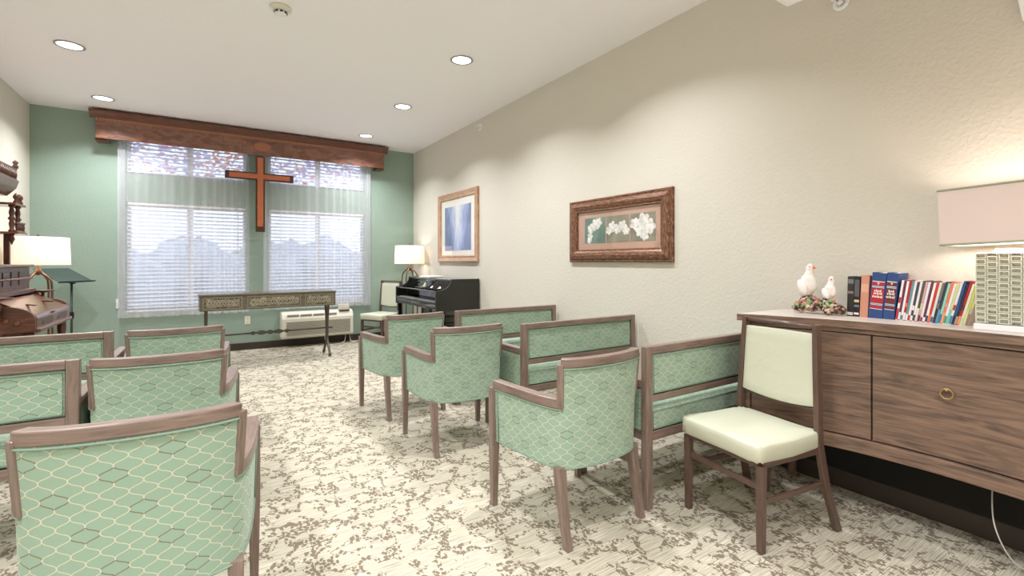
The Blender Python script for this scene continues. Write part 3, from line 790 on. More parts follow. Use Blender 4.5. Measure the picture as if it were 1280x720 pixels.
def dove(y, z, h, look, lab):
    """look: unit (x,y) the head turns to; breast towards -x"""
    s = h/.15
    sp_ = [(.018, .034, -.012, .006), (.014, .026, .012, .016), (.006, .012, .035, .030), (0, 0, .062, .037), (-.004, -.004, .088, .030), (-.004, -.007, .108, .019), (-.003, -.009, .124, .0155), (-.002, -.010, .136, .017), (-.001, -.011, .147, .014), (0, -.011, .155, .006)]
    pts = [(p[0]*s, p[1]*s, p[2]*s) for p in sp_]; rr = [p[3]*s for p in sp_]
    P2 = spline(pts, 4); r2 = []
    for i in range(len(pts)-1):
        for k_ in range(4): r2.append(rr[i]+(rr[i+1]-rr[i])*(3*(k_/4)**2-2*(k_/4)**3))
    r2.append(rr[-1])
    b = MB().tube(P2, r2, 16, up=(1, 0, 0)); 
    o = b.build('dove', m_d, t); o.location = (0, y, z)
    hc = Vector((-.0015*s, -.0105*s, .138*s)); L = Vector((look[0], look[1], 0)).normalized()
    MB().tube([hc+L*.012*s, hc+L*.022*s, hc+L*.031*s+Vector((0, 0, -.003*s))], [.0062*s, .0045*s, .001], 8).build('beak', plain('orange_beak', (232, 110, 60), .3), o)
    n_ = Vector((-L.y, L.x, 0))
    for sg in (-1, 1): MB().blob(hc+L*.008*s+n_*sg*.0125*s+Vector((0, 0, .004*s)), (.0026*s,)*3, seg=8).build('eye', M_rubber, o)
    for sg in (-1, 1):
        MB().blob(((.004-.012*(sg < 0))*s+sg*.024*s, .010*s, .055*s), (.012*s, .020*s, .034*s), (-.5, 0, sg*.2), 12).build('wing', m_d, o)
    return o
dove(.045, .068, .165, (-.35, -1), '')
dove(-.052, .058, .118, (-1, -.25), '')

# ---------------------------------------------------------------- books
def book(label, y, wid, h, depth, lean, cover, band=None, xs=2.825, group='books leaning in a row on the sideboard', marks=True):
    """spine faces -x; bottom far corner at y; leans so its top goes towards -y"""
    t = thing('book', label, 'book', (xs, y, ZT_), 0, group); t.rotation_euler = (lean, 0, 0)
    lift = 0
    c = MB(); e = min(.003, wid*.22)
    c.box(0, .003, -wid, 0, lift, h+lift).box(.003, depth, -e, 0, lift, h+lift).box(.003, depth, -wid, -wid+e, lift, h+lift)
    c.build('cover', cover, t, bevel=.001 if wid > .012 else 0)
    MB().box(.0032, depth-.003, -wid+e, -e, lift+.003, h+lift-.003).build('page_block', M_paper, t)
    if band:
        for (z0, z1, m_) in band:
            MB().box(-.0008, .0001, -wid*.93, -wid*.07, z0*h+lift, z1*h+lift).build('spine_panel', m_, t)
    return t
_bc = {}
def bm_(c):
    if c not in _bc: _bc[c] = plain('book_%d_%d_%d' % c, c, .45)
    return _bc[c]
wt, rd, nv, mr = bm_((240, 236, 230)), bm_((178, 36, 48)), bm_((44, 72, 128)), bm_((110, 46, 44))
lt = math.radians(1.5)
book('black book at the far left end of the row beside the doves', 1.139, .030, .207, .11, lt, bm_((44, 46, 46)), [(.82, .93, bm_((120, 120, 118))), (.57, .63, bm_((150, 116, 110))), (.03, .10, wt)])
book('second black book with white lettering down its spine', 1.108, .025, .207, .11, lt, bm_((26, 28, 34)), [(.50, .92, bm_((90, 92, 96))), (.36, .42, bm_((220, 190, 150))), (.24, .29, bm_((120, 130, 140))), (.05, .10, wt)])
book('salmon pink book between the black and the blue ones', 1.081, .036, .214, .115, math.radians(2.5), bm_((206, 144, 122)), [(.60, .80, bm_((222, 168, 146)))])
for lab, yy, wd, pn in (('thick navy book with a bright red spine label', 1.042, .060, rd), ('thick navy book with a maroon spine label', .980, .046, mr)):
    t = book(lab, yy, wd, .232, .12, math.radians(5), nv, [(.725, .80, rd if pn is rd else mr), (.80, .815, wt), (.70, .712, wt), (.675, .685, wt), (.345, .66, pn), (.325, .335, wt), (.30, .31, wt), (.235, .285, pn), (.21, .222, wt)], xs=2.82)
    for (z, h_, txt) in ((.585, .020, 'The'), (.53, .016, 'Bible'), (.46, .016, 'Guide')):
        w_ = {'The': .5, 'Bible': .62, 'Guide': .72}[txt]*wd
        gl = MB(); x_ = -wd/2-w_/2; k_ = 0                     # small blurred lettering, drawn as strokes
        while x_ < -wd/2+w_/2:
            gl.box(-.0016, -.0006, x_, x_+.0030, z*.232, z*.232+.009+(.003 if k_ % 3 == 0 else 0)); gl.box(-.0016, -.0006, x_+.003, x_+.0045, z*.232+.003*(k_ % 2), z*.232+.006*(1-(k_ % 2)*.3)); x_ += .0062; k_ += 1
        gl.build('lettering', wt, t)
    gl = MB()
    for q in range(3): gl.prism([(-wd/2-.006+q*.002, .80*.232-.004-q*.004), (-wd/2+.006-q*.002, .80*.232-.004-q*.004), (-wd/2, .80*.232-.010-q*.002)], 'X', -.0016, -.0006)
    gl.build('emblem', wt, t)
# thin books
random.seed(33)
cols = [((236, 232, 234), (190, 30, 60), 'white and crimson'), ((110, 40, 66), (230, 226, 230), 'plum and white'), ((232, 232, 236), (60, 140, 160), 'white and teal'), ((176, 34, 54), (236, 230, 226), 'crimson and white'),
        ((90, 150, 160), (236, 236, 236), 'pale teal'), ((236, 226, 222), (196, 50, 60), 'cream with a red foot'), ((60, 66, 96), (230, 230, 236), 'slate blue'), ((226, 224, 220), (70, 70, 60), 'off-white and charcoal'),
        ((88, 82, 74), (226, 220, 214), 'brown grey'), ((200, 160, 170), (120, 44, 70), 'dusty pink'), ((226, 222, 226), (160, 50, 90), 'white and magenta'), ((94, 46, 74), (236, 236, 236), 'dark purple'),
        ((236, 234, 230), (50, 60, 90), 'white and navy'), ((204, 52, 48), (236, 120, 60), 'bright red'), ((214, 222, 214), (64, 96, 170), 'pale with blue foot'), ((120, 112, 100), (44, 46, 60), 'taupe and black'),
        ((46, 60, 84), (90, 150, 190), 'dark navy'), ((150, 206, 180), (60, 120, 160), 'mint green'), ((226, 122, 92), (236, 160, 120), 'coral orange'), ((232, 230, 232), (80, 150, 110), 'white with a green foot'),
        ((206, 208, 150), (110, 200, 180), 'pale olive and aqua'), ((224, 226, 230), (60, 130, 190), 'white and sky blue'), ((38, 84, 140), (44, 44, 60), 'deep blue'), ((40, 42, 56), (190, 150, 130), 'black and tan'),
        ((176, 34, 46), (220, 160, 110), 'dark red with a tan foot'), ((232, 228, 210), (200, 210, 200), 'cream'), ((206, 212, 110), (220, 222, 150), 'lime yellow'), ((196, 186, 178), (150, 130, 120), 'grey')]
ys, ye = .930, .668; n_ = len(cols)
for i, (c1, c2, nm) in enumerate(cols):
    f = i/(n_-1); y = ys+(ye+.010-ys)*f; lean = math.radians(8+6*f)
    hgt = .196-.006*f+random.uniform(-.005, .004)+(.012 if i in (22, 24) else 0)
    z0 = random.uniform(.12, .4)
    where = 'by the navy books' if i < 7 else ('left of middle' if i < 14 else ('right of middle' if i < 21 else 'near the table lamp'))
    mid = [(z0+.14, z0+.20+random.random()*.1, bm_(cols[(i*5+3) % n_][0]))] if i % 3 == 0 else []
    book('thin leaning book, %s spine, %s' % (nm, where), y, (ys-ye)/n_*.93, hgt, .115, lean, bm_(c1), [(.02, z0, bm_(c2))]+mid)
o = book('small pinkish book standing behind the first thin ones', .972, .055, .226, .02, math.radians(0), bm_((170, 128, 118)), [(.85, .95, bm_((200, 150, 140)))], xs=2.938, group='books leaning in a row on the sideboard')

# ---------------------------------------------------------------- table lamp on sideboard
t = thing('table_lamp', 'pale woven-relief ceramic lamp with wide rose linen shade on the sideboard', 'lamp', (2.79, .43, ZT_))
m_c = plain('celadon_glaze', (222, 222, 208), .3, 0, **{'Coat Weight': .4})
MB().box(-.078, .078, -.194, .194, 0, .026).build('base_plate', M_white, t, bevel=.003)
body = MB().box(-.054, .054, -.19, .19, .026, .322).build('body', m_c, t, bevel=.006)
rl = MB(); rows, colsn = 12, 11; cw = .38/colsn; chh = .292/rows
for r_ in range(rows+1):
    for c_ in range(colsn):
        y0 = -.19+c_*cw; z0 = .028+(r_-(.5 if c_ % 2 else 0))*chh; z1 = z0+chh
        z0c, z1c = max(z0, .028), min(z1, .320)
        if z1c-z0c < .006: continue
        b = len(rl.v); xo = -.0655
        def Rg(x, iy, iz): return [(x, y0+iy, z0c+iz), (x, y0+cw-iy, z0c+iz), (x, y0+cw-iy, z1c-iz), (x, y0+iy, z1c-iz)]
        rgs = [Rg(xo, 0, 0), Rg(xo-.008, .0015, .0012), Rg(xo-.009, .0045, .0045 if z1c-z0c > .02 else .002), Rg(xo+.011, .0075, .0072 if z1c-z0c > .02 else .0035)]
        for g__ in rgs: rl.v += g__
        for k_ in range(3):
            for i in range(4):
                j = (i+1) % 4; rl.face([b+k_*4+i, b+k_*4+j, b+k_*4+4+j, b+k_*4+4+i], [(0, 0)]*4)
        rl.face([b+12, b+13, b+14, b+15], [(0, 0)]*4)
rl.build('woven_relief', m_c, body)
MB().box(-.03, .03, -.14, .14, .322, .338).build('cap_plate', M_white, t, bevel=.002)
MB().lathe([(.008, .338), (.008, .60)], seg=10).build('stem', M_brass, t)
sh_ = MB(); a_, b_, h0, h1 = .125, .275, .366, .60
rc = lambda z, o_: [(x*(a_-o_), y*(b_-o_), z) for x, y in ((-1, -1), (1, -1), (1, 1), (-1, 1))]
P_ = [rc(h0, 0), rc(h1, 0), rc(h1, .003), rc(h0, .003)]
b0 = len(sh_.v)
for p in P_: sh_.v += p
for k_ in range(4):
    for i in range(4):
        j = (i+1) % 4; k2 = (k_+1) % 4
        A, B, C_, D = b0+k_*4+i, b0+k_*4+j, b0+k2*4+j, b0+k2*4+i
        sh_.face([A, B, C_, D], [(sh_.v[q][1]+sh_.v[q][0], sh_.v[q][2]) for q in (A, B, C_, D)])
so = sh_.build('shade', M_shade2, t); so.rotation_euler = (math.radians(-2.2), 0, 0)
tp = MB()
for z in (h0, h1):
    tp.tube([(x, y, z) for x, y, _ in rc(z, -.0005)], .0045, 6, closed=True)
tp.build('shade_trim', plain('sage_trim', (168, 172, 150), .6), so)
MB().tube([(-a_, 0, h1-.03), (a_, 0, h1-.03)], .003, 6).tube([(0, -b_, h1-.03), (0, b_, h1-.03)], .003, 6).build('spider', M_brass, so)
MB().box(-.02, .02, -.045, .045, h1+.004, h1+.022).build('finial', M_bronze, t, bevel=.002)
MB().lathe([(.006, .40), (.028, .43), (.032, .455), (.022, .48), (.004, .49)], seg=14).build('bulb', M_lens, t)
def point(loc, w_, col, r=.03):
    ld = bpy.data.lights.new('lamp_bulb', 'POINT'); ld.energy = w_; ld.color = col; ld.shadow_soft_size = r
    o = bpy.data.objects.new('lamp_bulb', ld); COL.objects.link(o); o.location = loc
point((2.79, .53, ZT_+.45), TABLE_LAMP_W, (1, .88, .80), .05); point((2.79, .33, ZT_+.45), TABLE_LAMP_W, (1, .88, .80), .05)

# ---------------------------------------------------------------- framed pictures on the right wall
def picture(lab, yc, zc, w_, h_, fw, prof, m_f, paint, mat_w, m_mat, extra=None):
    t = thing('framed_picture', lab, 'picture', (X1-.001, yc, zc), 0)
    f = MB(); n = len(prof)
    rings = []
    for (sy, sz) in ((-1, -1), (1, -1), (1, 1), (-1, 1)):
        rings.append([(-d, sy*(w_/2-i), sz*(h_/2-i)) for i, d in prof])
    b = len(f.v)
    for r_ in rings: f.v += r_
    for k_ in range(4):
        k2 = (k_+1) % 4; L = w_ if k_ in (0, 2) else h_
        for i in range(n):
            j = (i+1) % n
            f.face([b+k_*n+i, b+k_*n+j, b+k2*n+j, b+k2*n+i], [(0, prof[i][0]), (0, prof[j][0]), (L, prof[j][0]), (L, prof[i][0])])
    f.build('frame', m_f, t)
    iw, ih = w_/2-fw, h_/2-fw
    MB().box(-.008, -.004, -iw-.004, iw+.004, -ih-.004, ih+.004).build('mat_board', m_mat, t)
    for (y0, y1, z0, z1, m_) in paint: 
        b_ = MB().box(-.0095, -.0082, y0, y1, z0, z1); 
        b_.build('print', m_, t)
    if extra: extra(t)
    g_ = N('picture_glass'); gl = g_.n('ShaderNodeBsdfGlossy'); gl.inputs['Roughness'].default_value = .03; tr = g_.n('ShaderNodeBsdfTransparent')
    lw = g_.n('ShaderNodeLayerWeight'); lw.inputs[0].default_value = .22
    mx = g_.n('ShaderNodeMixShader'); g_.l(g_.math('MULTIPLY_ADD', lw.outputs['Facing'], .22, .04), mx.inputs[0]); g_.l(tr.outputs[0], mx.inputs[1]); g_.l(gl.outputs[0], mx.inputs[2]); g_.l(mx.outputs[0], g_.t.nodes['Material Output'].inputs[0])
    MB().box(-.0145, -.013, -iw-.003, iw+.003, -ih-.003, ih+.003).build('glass', g_.m, t)
    return t
# the blue print, far one
p1 = N('blue_print', rough=.7); tcn = p1.n('ShaderNodeTexCoord'); sp_ = p1.n('ShaderNodeSeparateXYZ'); p1.l(tcn.outputs['Object'], sp_.inputs[0])
nn = p1.noise(p1.uv(1, 6, 1.6, 'Object'), 3.0, 4, .6, .5)
edge = p1.math('MULTIPLY', p1.math('ABSOLUTE', sp_.outputs[1]), 2.1)
low = p1.math('MULTIPLY', sp_.outputs[2], -.55)
fac = p1.math('ADD', p1.math('ADD', edge, low), p1.math('MULTIPLY', nn, .75))
p1.color(p1.ramp(fac, [(.32, rgb(232, 230, 236)), (.55, rgb(196, 204, 230)), (.8, rgb(146, 162, 206)), (1, rgb(110, 124, 168))]))
gold = wood('gold_frame', (196, 160, 132), (166, 124, 96), .3, 6, 6)
picture('gilt framed blue abstract print with white mat near the piano', 5.99, 1.735, 1.24, .98, .095,
        [(0, 0), (0, .03), (.012, .036), (.03, .030), (.06, .024), (.078, .03), (.086, .026), (.095, .012), (.095, 0)], gold, [(-.41, .41, -.33, .30, p1.m)], .1, plain('ivory_mat', (240, 236, 226), .8))
dk = N('antique_bronze_frame', rough=.35, metal=.3); dk.color(dk.ramp(dk.noise(dk.uv(3, 14, 1), 7, 5, .7), [(.3, rgb(62, 38, 28)), (.5, rgb(122, 82, 60)), (.72, rgb(186, 146, 122))])); dk = dk.m
mt = plain('rose_mat', (196, 156, 136), .8)
def pcol(nm, a, b):
    q = N(nm, rough=.7); q.color(q.ramp(q.noise(q.uv(src='Object'), 7, 4), [(.35, rgb(*a)), (.65, rgb(*b))])); return q.m
m1, m2, m3 = pcol('print_teal', (84, 112, 104), (120, 142, 128)), pcol('print_taupe', (122, 118, 100), (150, 144, 124)), pcol('print_olive', (112, 108, 94), (150, 142, 122))
petal = N('white_petal', rough=.7); petal.color(petal.ramp(petal.noise(petal.uv(src='Object'), 30, 3), [(.3, rgb(196, 194, 190)), (.6, rgb(244, 240, 236))])); petal = petal.m
picture('dark framed print of three white orchid panels on the beige wall', 2.933, 1.53, 1.20, .57, .115,
        [(0, 0), (0, .022), (.01, .03), (.022, .026), (.032, .038), (.06, .046), (.085, .038), (.1, .028), (.108, .03), (.115, .014), (.115, 0)], dk,
        [(.127, .395, -.115, .115, m1), (-.152, .115, -.115, .115, m2), (-.43, -.164, -.115, .115, m3)], .1, mt, None)
t = [o for o in COL.objects if o.name == 'framed_picture.001'][0]
for (yc, pts_) in ((.262, [(.06, -.05, .036), (.05, .02, .045), (-.005, .05, .055), (-.05, .07, .045), (.07, -.09, .028)]),
                   (-.02, [(.10, -.01, .04), (.06, .02, .05), (.0, .0, .045), (-.06, .02, .05), (-.10, -.02, .04)]),
                   (-.297, [(.085, .03, .05), (.03, -.03, .05), (-.01, .05, .065), (-.07, .0, .065), (-.02, -.07, .045)])):
    mb = MB()
    for (y, z, r_) in pts_:
        for q in range(5):
            a = q*2*PI/5+y*9; mb.blob((-.0102, yc+y+.5*r_*math.cos(a), z+.5*r_*math.sin(a)), (.0006, r_*.55, r_*.42), (a, 0, 0), 12)
    mb.build('painted_orchid', petal, t)

# ---------------------------------------------------------------- iron lamps with drum shades
def rod_lamp(label, loc, rad, rz=0, sh0=1.215, sh1=1.50, group='lit drum shade lamps'):
    t = thing('drum_shade_lamp', label, 'lamp', loc, rz, group)
    MB().lathe([(rad, sh0), (rad-.012, sh1), (rad-.015, sh1), (rad-.003, sh0)], seg=40, caps=False).build('drum_shade', M_shade, t)
    MB().box(-.11, .11, -.11, .11, 0, .02).build('base_plate', M_bronze, t, bevel=.004)
    for sx in (-1, 1):
        for sy in (-1, 1):
            MB().tube(spline([(sx*.09, sy*.09, .02), (sx*.092, sy*.092, .5), (sx*.09, sy*.09, .98), (sx*.07, sy*.07, 1.08), (sx*.028, sy*.028, 1.13), (sx*.012, sy*.012, 1.17)], 5), .010, 8).build('rod', M_bronze, t)
    MB().lathe([(.012, 1.11), (.03, 1.13), (.034, 1.15), (.018, 1.18), (.02, 1.20), (.008, 1.22), (.008, sh1-.02)], seg=14).build('neck', M_bronze, t)
    MB().lathe([(.008, sh1-.02), (.008, sh1+.01), (.014, sh1+.02), (.002, sh1+.035)], seg=10).build('finial', M_bronze, t)
    sp = MB()
    for q in range(3): a = q*2*PI/3; sp.tube([(0, 0, sh1-.015), ((rad-.013)*math.cos(a), (rad-.013)*math.sin(a), sh1-.012)], .0025, 6)
    sp.build('spider', M_bronze, t)
    MB().lathe([(.006, 1.29), (.028, 1.32), (.032, 1.345), (.022, 1.37), (.004, 1.38)], (0, .0, 0), 14).build('bulb', M_lens, t)
    for s_ in (-1, 1): point((loc[0]+s_*.05, loc[1], 1.34), FLOOR_LAMP_W, (1, .93, .85), .04)
rod_lamp('tall bronze rod lamp with white drum shade behind the carved organ', (-1.455, 6.72, 0), .25, 20)
rod_lamp('tall bronze rod lamp with white drum shade behind the black piano', (2.70, 7.18, 0), .235)

# ---------------------------------------------------------------- music stand
t = thing('music_stand', 'black music stand with wide flat desk beside the organ', 'music stand', (-1.265, 7.20, 0), 52)
MB().tube([(0, .03, .06), (0, .03, 1.02)], .012, 12).build('pole', M_stand, t)
MB().lathe([(.018, .60), (.022, .62), (.022, .66), (.018, .68)], (0, .03, 0), 12).build('clutch', M_black, t)
MB().obox((0, .13, 1.10), (.38, .34, .006), (math.radians(25), 0, 0)).build('desk', M_stand, t, bevel=.002)
MB().obox((0, -.045, 1.022), (.38, .055, .010), (math.radians(-12), 0, 0)).build('desk_ledge', M_black, t, bevel=.002)
MB().obox((0, .03, 1.028), (.05, .06, .05), (.4, 0, 0)).build('tilt_bracket', M_black, t, bevel=.004)
for q in range(3):
    a = q*2*PI/3+.4
    MB().tube(spline([(0, 0, .16), (.1*math.cos(a), .1*math.sin(a), .13), (.25*math.cos(a), .25*math.sin(a), .02)], 5), .010, 8).build('leg', M_stand, t)

# ---------------------------------------------------------------- console table with carved apron
t = thing('carved_console_table', 'narrow console table with carved apron panels on turned iron trestles', 'table', (.675, 6.70, 0), 2.6)
CL = .755
m_cv = N('carved_gilt', rough=.5); mvo = m_cv.n('ShaderNodeTexVoronoi'); m_cv.l(m_cv.uv(src='Object'), mvo.inputs['Vector']); mvo.inputs['Scale'].default_value = 34
cf = m_cv.noise(m_cv.uv(src='Object'), 26, 3, .6, 1.5)
m_cv.color(m_cv.ramp(cf, [(.40, rgb(60, 54, 46)), (.52, rgb(124, 116, 98)), (.65, rgb(170, 162, 138))])); m_cv.bump(cf, 1, .01); m_cv = m_cv.m
m_cf = wood('console_grey_wood', (112, 102, 86), (74, 66, 54), .45, 8, 8)
MB().box(-CL-.006, CL+.006, -.19, .19, .845, .866).build('table_top', m_cf, t, bevel=.004)
MB().box(-CL, CL, -.18, -.16, .675, .845).box(-CL, CL, .16, .18, .675, .845).box(-CL, -CL+.02, -.16, .16, .675, .845).box(CL-.02, CL, -.16, .16, .675, .845).build('apron', m_cf, t, bevel=.003)
for (a, b) in ((-CL+.03, -.325), (-.275, .325), (.375, CL-.03)):
    p = MB().box(a+.025, b-.025, -.184, -.180, .705, .815).build('carved_panel', m_cv, t)
    e = MB().box(a, b, -.188, -.180, .687, .699).box(a, b, -.188, -.180, .821, .833).box(a, a+.012, -.188, -.180, .699, .821).box(b-.012, b, -.188, -.180, .699, .821)
    e.build('panel_bead', plain('gilt_bead', (138, 130, 110), .4, .3), p)
    sc_ = MB(); x = a+.05; kk = 0
    while x < b-.04:
        for (dz, r_) in ((.785, .012), (.735, .012)):
            sc_.tube([(x+r_*math.cos(q*PI/6), -.186, dz+r_*math.sin(q*PI/6)) for q in range(12)], .003, 5, closed=True)
        sc_.tube([(x-.014, -.186, .735), (x, -.187, .76), (x+.014, -.186, .785)], .003, 5)
        x += .03
    sc_.build('scroll_carving', plain('gilt_relief', (178, 170, 146), .45, .2), p)
for x in (-CL+.07, CL-.065):
    for sy in (-1, 1):
        MB().tube(spline([(x, sy*.075, .675), (x, sy*.055, .58), (x, sy*.020, .44), (x, sy*.016, .30), (x, sy*.03, .2), (x, sy*.10, .10), (x, sy*.15, .035)], 5), [.016]*31, 8).build('iron_leg', M_iron, t)
        MB().blob((x, sy*.155, .024), (.022, .03, .022), seg=10).build('foot', M_iron, t)
xx = CL-.07
prof = [(.010, -xx), (.010, -.30), (.012, -.22), (.026, -.19), (.012, -.165), (.012, -.15), (.022, -.125), (.03, -.10), (.020, -.06), (.012, -.04), (.03, 0), (.012, .04), (.020, .06), (.03, .10), (.022, .125), (.012, .15), (.012, .165), (.026, .19), (.012, .22), (.010, .30), (.010, xx+.05), (.016, xx+.055), (.016, xx+.075), (.004, xx+.08)]
MB().lathe([(r_, h_) for r_, h_ in prof], (0, 0, .36), 14, axis='X').build('turned_stretcher', M_iron, t)

# ---------------------------------------------------------------- digital piano against the right wall
t = thing('upright_piano', 'glossy black compact piano with curved side cheeks against the wall', 'piano', (2.645, 6.08, 0), 90)
PL, PD = .735, .30
side = [(-PD, .63), (-PD, 1.03), (.095, 1.03), (.105, .985), (.13, .945), (.17, .915), (.22, .898), (PD, .885), (PD, .645), (PD-.03, .63)]
for sx in (-1, 1):
    MB().prism([(y, z) for y, z in side], 'X', sx*PL, sx*(PL-.03)).build('side_cheek', M_satin, t, bevel=.002)
    MB().box(sx*(PL-.005), sx*(PL-.055), PD-.075, PD-.02, .0, .63, taper=(.006, .006)).build('front_leg', M_gloss, t, bevel=.003)
    MB().box(sx*PL, sx*(PL-.03), -PD, -PD+.2, 0, .63).build('side_panel', M_satin, t, bevel=.002)
    MB().box(sx*(PL-.0), sx*(PL-.06), -PD+.2, PD-.0, 0, .05).build('foot_rail', M_gloss, t, bevel=.004)
q = PL-.031
mp = MB(); prof2 = [(.088, 1.022), (.092, .985), (.12, .942), (.16, .912), (.20, .896)]
rings = []
for (y, z) in prof2: rings.append([(-q, y, z), (q, y, z), (q, y-.012, z-.008), (-q, y-.012, z-.008)])
mp.ring(rings, True, True, True); mp.build('curved_music_panel', M_gloss, t)
MB().box(-q, q, -PD, .09, 1.005, 1.024).build('lid', M_gloss, t, bevel=.003)
MB().box(-q, q, -PD, -PD+.02, .05, 1.005).build('back_panel', M_satin, t)
MB().box(-q, q, .19, PD-.005, .872, .888).build('front_lip', M_gloss, t, bevel=.003)
MB().box(-q, q, .10, .12, .74, .90).build('fallboard', M_gloss, t)
MB().box(-q, q, -.28, PD-.01, .655, .70).build('keybed', M_gloss, t, bevel=.003)
MB().box(-q, q, PD-.03, PD-.004, .70, .748).build('key_slip', M_gloss, t, bevel=.003)
MB().box(-q, q, PD-.015, PD+.004, .722, .732).box(-q, q, PD-.01, PD+.006, .672, .68).build('trim_line', M_black, t)
kw = 2*(q-.06)/52
for i in range(52):
    MB().box(-q+.06+i*kw+.0006, -q+.06+(i+1)*kw-.0006, .125, PD-.034, .735, .754).build('white_key', M_key, t)
for i in range(51):
    if (i % 7) in (1, 4): continue
    x = -q+.06+(i+1)*kw
    MB().box(x-.0055, x+.0055, .125, .21, .754, .765).build('black_key', M_gloss, t)
MB().box(-q, q, -.12, -.10, .10, .655).build('lower_panel', M_gloss, t)
MB().box(-.13, .13, -.10, -.05, .0, .11).build('pedal_box', M_gloss, t, bevel=.004)
for x in (-.07, 0, .07): MB().box(x-.012, x+.012, -.05, .04, .05, .06).build('pedal', M_brass, t, bevel=.003)
o = MB().box(-.12, .12, -.16, .16, 0, .006).box(-.115, .115, -.155, .155, .006, .016).build('sheet_music', [M_paper]); o.location = (2.72, 6.35, 1.0305); o.rotation_euler = (0, 0, .12)
tag(o, 'stack of pale sheet music lying on top of the piano', 'sheet music')

# ---------------------------------------------------------------- antique reed organ at the left wall
t = thing('reed_organ', 'carved dark walnut antique reed organ with galleried top at left', 'organ', (-1.43, 5.70, 0), -90)
OL = .56
M_wal2 = wood('polished_walnut', (122, 74, 52), (74, 42, 30), .22, 6, 6)
sidep = [(-.295, 0), (.02, 0), (.05, .10), (.05, .62), (.12, .69), (.30, .70), (.30, .80)]
for i in range(9):
    a = i/8; sidep.append((.30-.02*a-.16*a*a, .80+.10*math.sin(a*PI/2)))
sidep += [(.09, .935), (.07, .96), (-.295, .96)]
for sx in (-1, 1):
    MB().prism(sidep, 'X', sx*OL, sx*(OL-.035)).build('side_cheek', M_walnut, t, bevel=.003)
    o = MB()
    for (y, z) in ((.2, .77), (.14, .79), (.08, .76), (-.02, .8)): o.lathe([(.02, sx*(OL+.004)), (.012, sx*(OL+.006)), (.001, sx*(OL+.003))], (0, y, z), 12, axis='X')
    o.build('incised_rosette', M_wal2, t)
    MB().lathe([(.034, .0), (.036, .05), (.022, .08), (.03, .14), (.018, .2), (.032, .34), (.034, .42), (.018, .52), (.03, .57), (.034, .60), (.034, .70)], (sx*(OL-.05), .25, 0), 16).build('turned_column', M_walnut, t)
    # candle shelf
    MB().lathe([(.006, .80), (.02, .82), (.02, .84), (.012, .86), (.022, .88), (.022, .90), (.012, .92), (.014, .95), (.085, .965), (.09, .975), (.002, .977)], (sx*(OL+.035), .10, 0), 20).build('candle_shelf', M_walnut, t)
    MB().box(sx*(OL-.002), sx*(OL+.035), .09, .11, .82, .84).build('shelf_bracket', M_walnut, t)
iq = OL-.036
MB().box(-iq, iq, -.29, .04, .06, .66).build('lower_case', M_walnut, t, bevel=.003)
MB().box(-iq, iq, -.29, .26, .66, .70).build('key_bed', M_walnut, t, bevel=.003)
MB().prism([(.285, .72), (.30, .72), (.305, .80), (.292, .83), (.27, .83), (.27, .72)], 'X', -iq, iq).build('front_rail', M_wal2, t)
for x in (-.27, .20):
    MB().box(x-.14, x+.16, .296, .304, .735, .785).build('fretwork_panel', M_crossd, t)
MB().box(-iq, iq, .26, .325, .69, .72).build('lower_moulding', M_wal2, t, bevel=.008)
MB().prism([(.29, .832), (.10, .93), (.06, .945), (.06, .925), (.10, .91), (.285, .815)], 'X', -iq, iq).build('folded_key_lid', M_wal2, t)
MB().obox((-.2, .2, .892), (.20, .014, .012), (0, 0, .7)).obox((.25, .2, .892), (.18, .012, .01), (0, 0, .6)).build('lid_batten', M_walnut, t)
MB().obox((.06, .306, .815), (.05, .012, .012)).build('lid_lock', M_black, t)
MB().box(-OL, OL, -.29, .06, .96, 1.0).build('shelf', M_walnut, t, bevel=.004)
MB().box(-OL+.02, OL-.02, -.29, .02, .99, 1.20).build('upper_cabinet', M_walnut, t, bevel=.004)
MB().box(-OL-.0, OL+.0, -.295, .05, 1.20, 1.225).build('cabinet_cornice', M_wal2, t, bevel=.006)
for x in (-.3, -.1, .1, .3):
    MB().box(x-.075, x+.075, .02, .026, 1.04, 1.16).build('fret_panel', M_crossd, t)
MB().lathe([(.008, -.42), (.012, -.41), (.008, -.4), (.008, .4), (.012, .41), (.008, .42)], (0, .06, 1.10), 10, axis='X').build('music_bar', M_wal2, t)
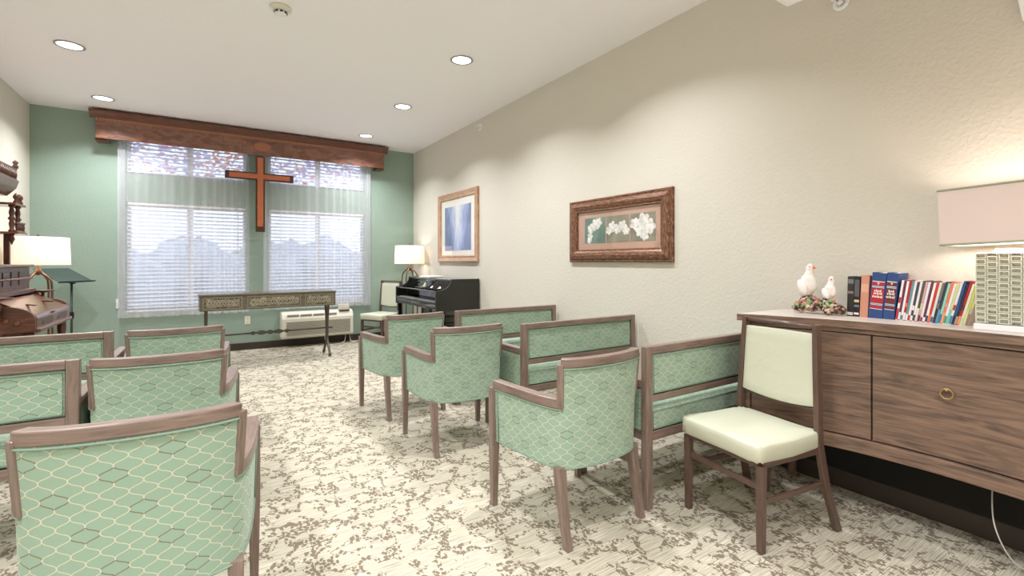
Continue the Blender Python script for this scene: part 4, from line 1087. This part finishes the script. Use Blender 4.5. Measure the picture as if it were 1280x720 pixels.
# gallery above
for sx in (-1, 1):
    for (xo, yo, z0, z1, nm) in ((OL-.06, -.12, 1.225, 1.50, 'post'),):
        MB().box(sx*xo-.02, sx*xo+.02, yo-.02, yo+.02, z0, z1).build('gallery_post', M_walnut, t, bevel=.003)
    def turned(x, y, z0, z1):
        L = z1-z0
        MB().lathe([(.022, z0), (.022, z0+.05*L), (.013, z0+.1*L), (.02, z0+.3*L), (.014, z0+.42*L), (.027, z0+.5*L), (.014, z0+.58*L), (.02, z0+.72*L), (.013, z0+.9*L), (.022, z0+.95*L), (.022, z1)], (x, y, 0), 14).build('turned_column', M_walnut, t)
    turned(sx*(OL-.06), -.05, 1.52, 1.76); turned(sx*(OL-.22), -.05, 1.52, 1.76)
    MB().box(sx*(OL+.0), sx*(OL-.25), -.29, .0, 1.50, 1.52).build('side_shelf', M_wal2, t, bevel=.003)
    sb = MB(); sb.box(sx*(OL-.01), sx*(OL-.24), -.025, -.01, 1.52, 1.535).box(sx*(OL-.01), sx*(OL-.24), -.025, -.01, 1.595, 1.61)
    for k_ in range(7): sb.lathe([(.006, 1.535), (.01, 1.565), (.006, 1.595)], (sx*(OL-.03-k_*.03), -.018, 0), 8)
    sb.build('spindle_gallery', M_walnut, t)
    MB().box(sx*(OL+.01), sx*(OL-.28), -.29, -.01, 1.76, 1.78).build('upper_side_shelf', M_wal2, t, bevel=.003)
    for xx_ in (OL-.04, OL-.14): MB().lathe([(.02, 1.78), (.022, 1.80), (.012, 1.815), (.024, 1.84), (.016, 1.865), (.002, 1.88)], (sx*xx_, -.04, 0), 12).build('finial', M_walnut, t)
    MB().lathe([(.022, 1.50), (.014, 1.48), (.022, 1.45), (.012, 1.43), (.002, 1.40)], (sx*(OL-.22), -.05, 0), 12).build('drop_finial', M_walnut, t)
MB().box(-OL+.04, OL-.04, -.295, -.27, 1.225, 1.90).build('mirror_back', M_walnut, t)
MB().box(-.25, .25, -.272, -.266, 1.30, 1.80).build('mirror', plain('mirror_glass', (200, 200, 200), .05, 1), t)
MB().prism([(-.29, 1.84), (-.08, 1.84), (-.02, 1.91), (.0, 1.98), (-.29, 1.98)], 'X', -.34, .34).build('canopy', M_wal2, t, bevel=.004)
cg = MB(); cg.box(-.34, .34, -.03, -.015, 1.98, 1.995).box(-.34, .34, -.03, -.015, 2.07, 2.09)
for k_ in range(15): cg.lathe([(.008, 1.995), (.013, 2.03), (.008, 2.07)], (-.32+k_*.0457, -.022, 0), 8)
cg.build('canopy_gallery', M_walnut, t)
for sx in (-1, 1): MB().lathe([(.02, 2.09), (.022, 2.11), (.012, 2.125), (.022, 2.145), (.002, 2.165)], (sx*.32, -.022, 0), 12).build('finial', M_walnut, t)
for x in (-.12, .12): MB().obox((x, .12, .09), (.16, .24, .02), (.35, 0, 0)).build('foot_pedal', plain('pedal_carpet', (206, 120, 84), .9), t, bevel=.004)
o = MB().box(-.05, .05, -.07, .07, 0, .15).build('red_book', plain('red_cover', (176, 42, 44), .5), bevel=.004); o.location = (-1.55, 5.70, 1.982)
o.name = 'red_box'; tag(o, 'small red box on the very top of the organ', 'box')
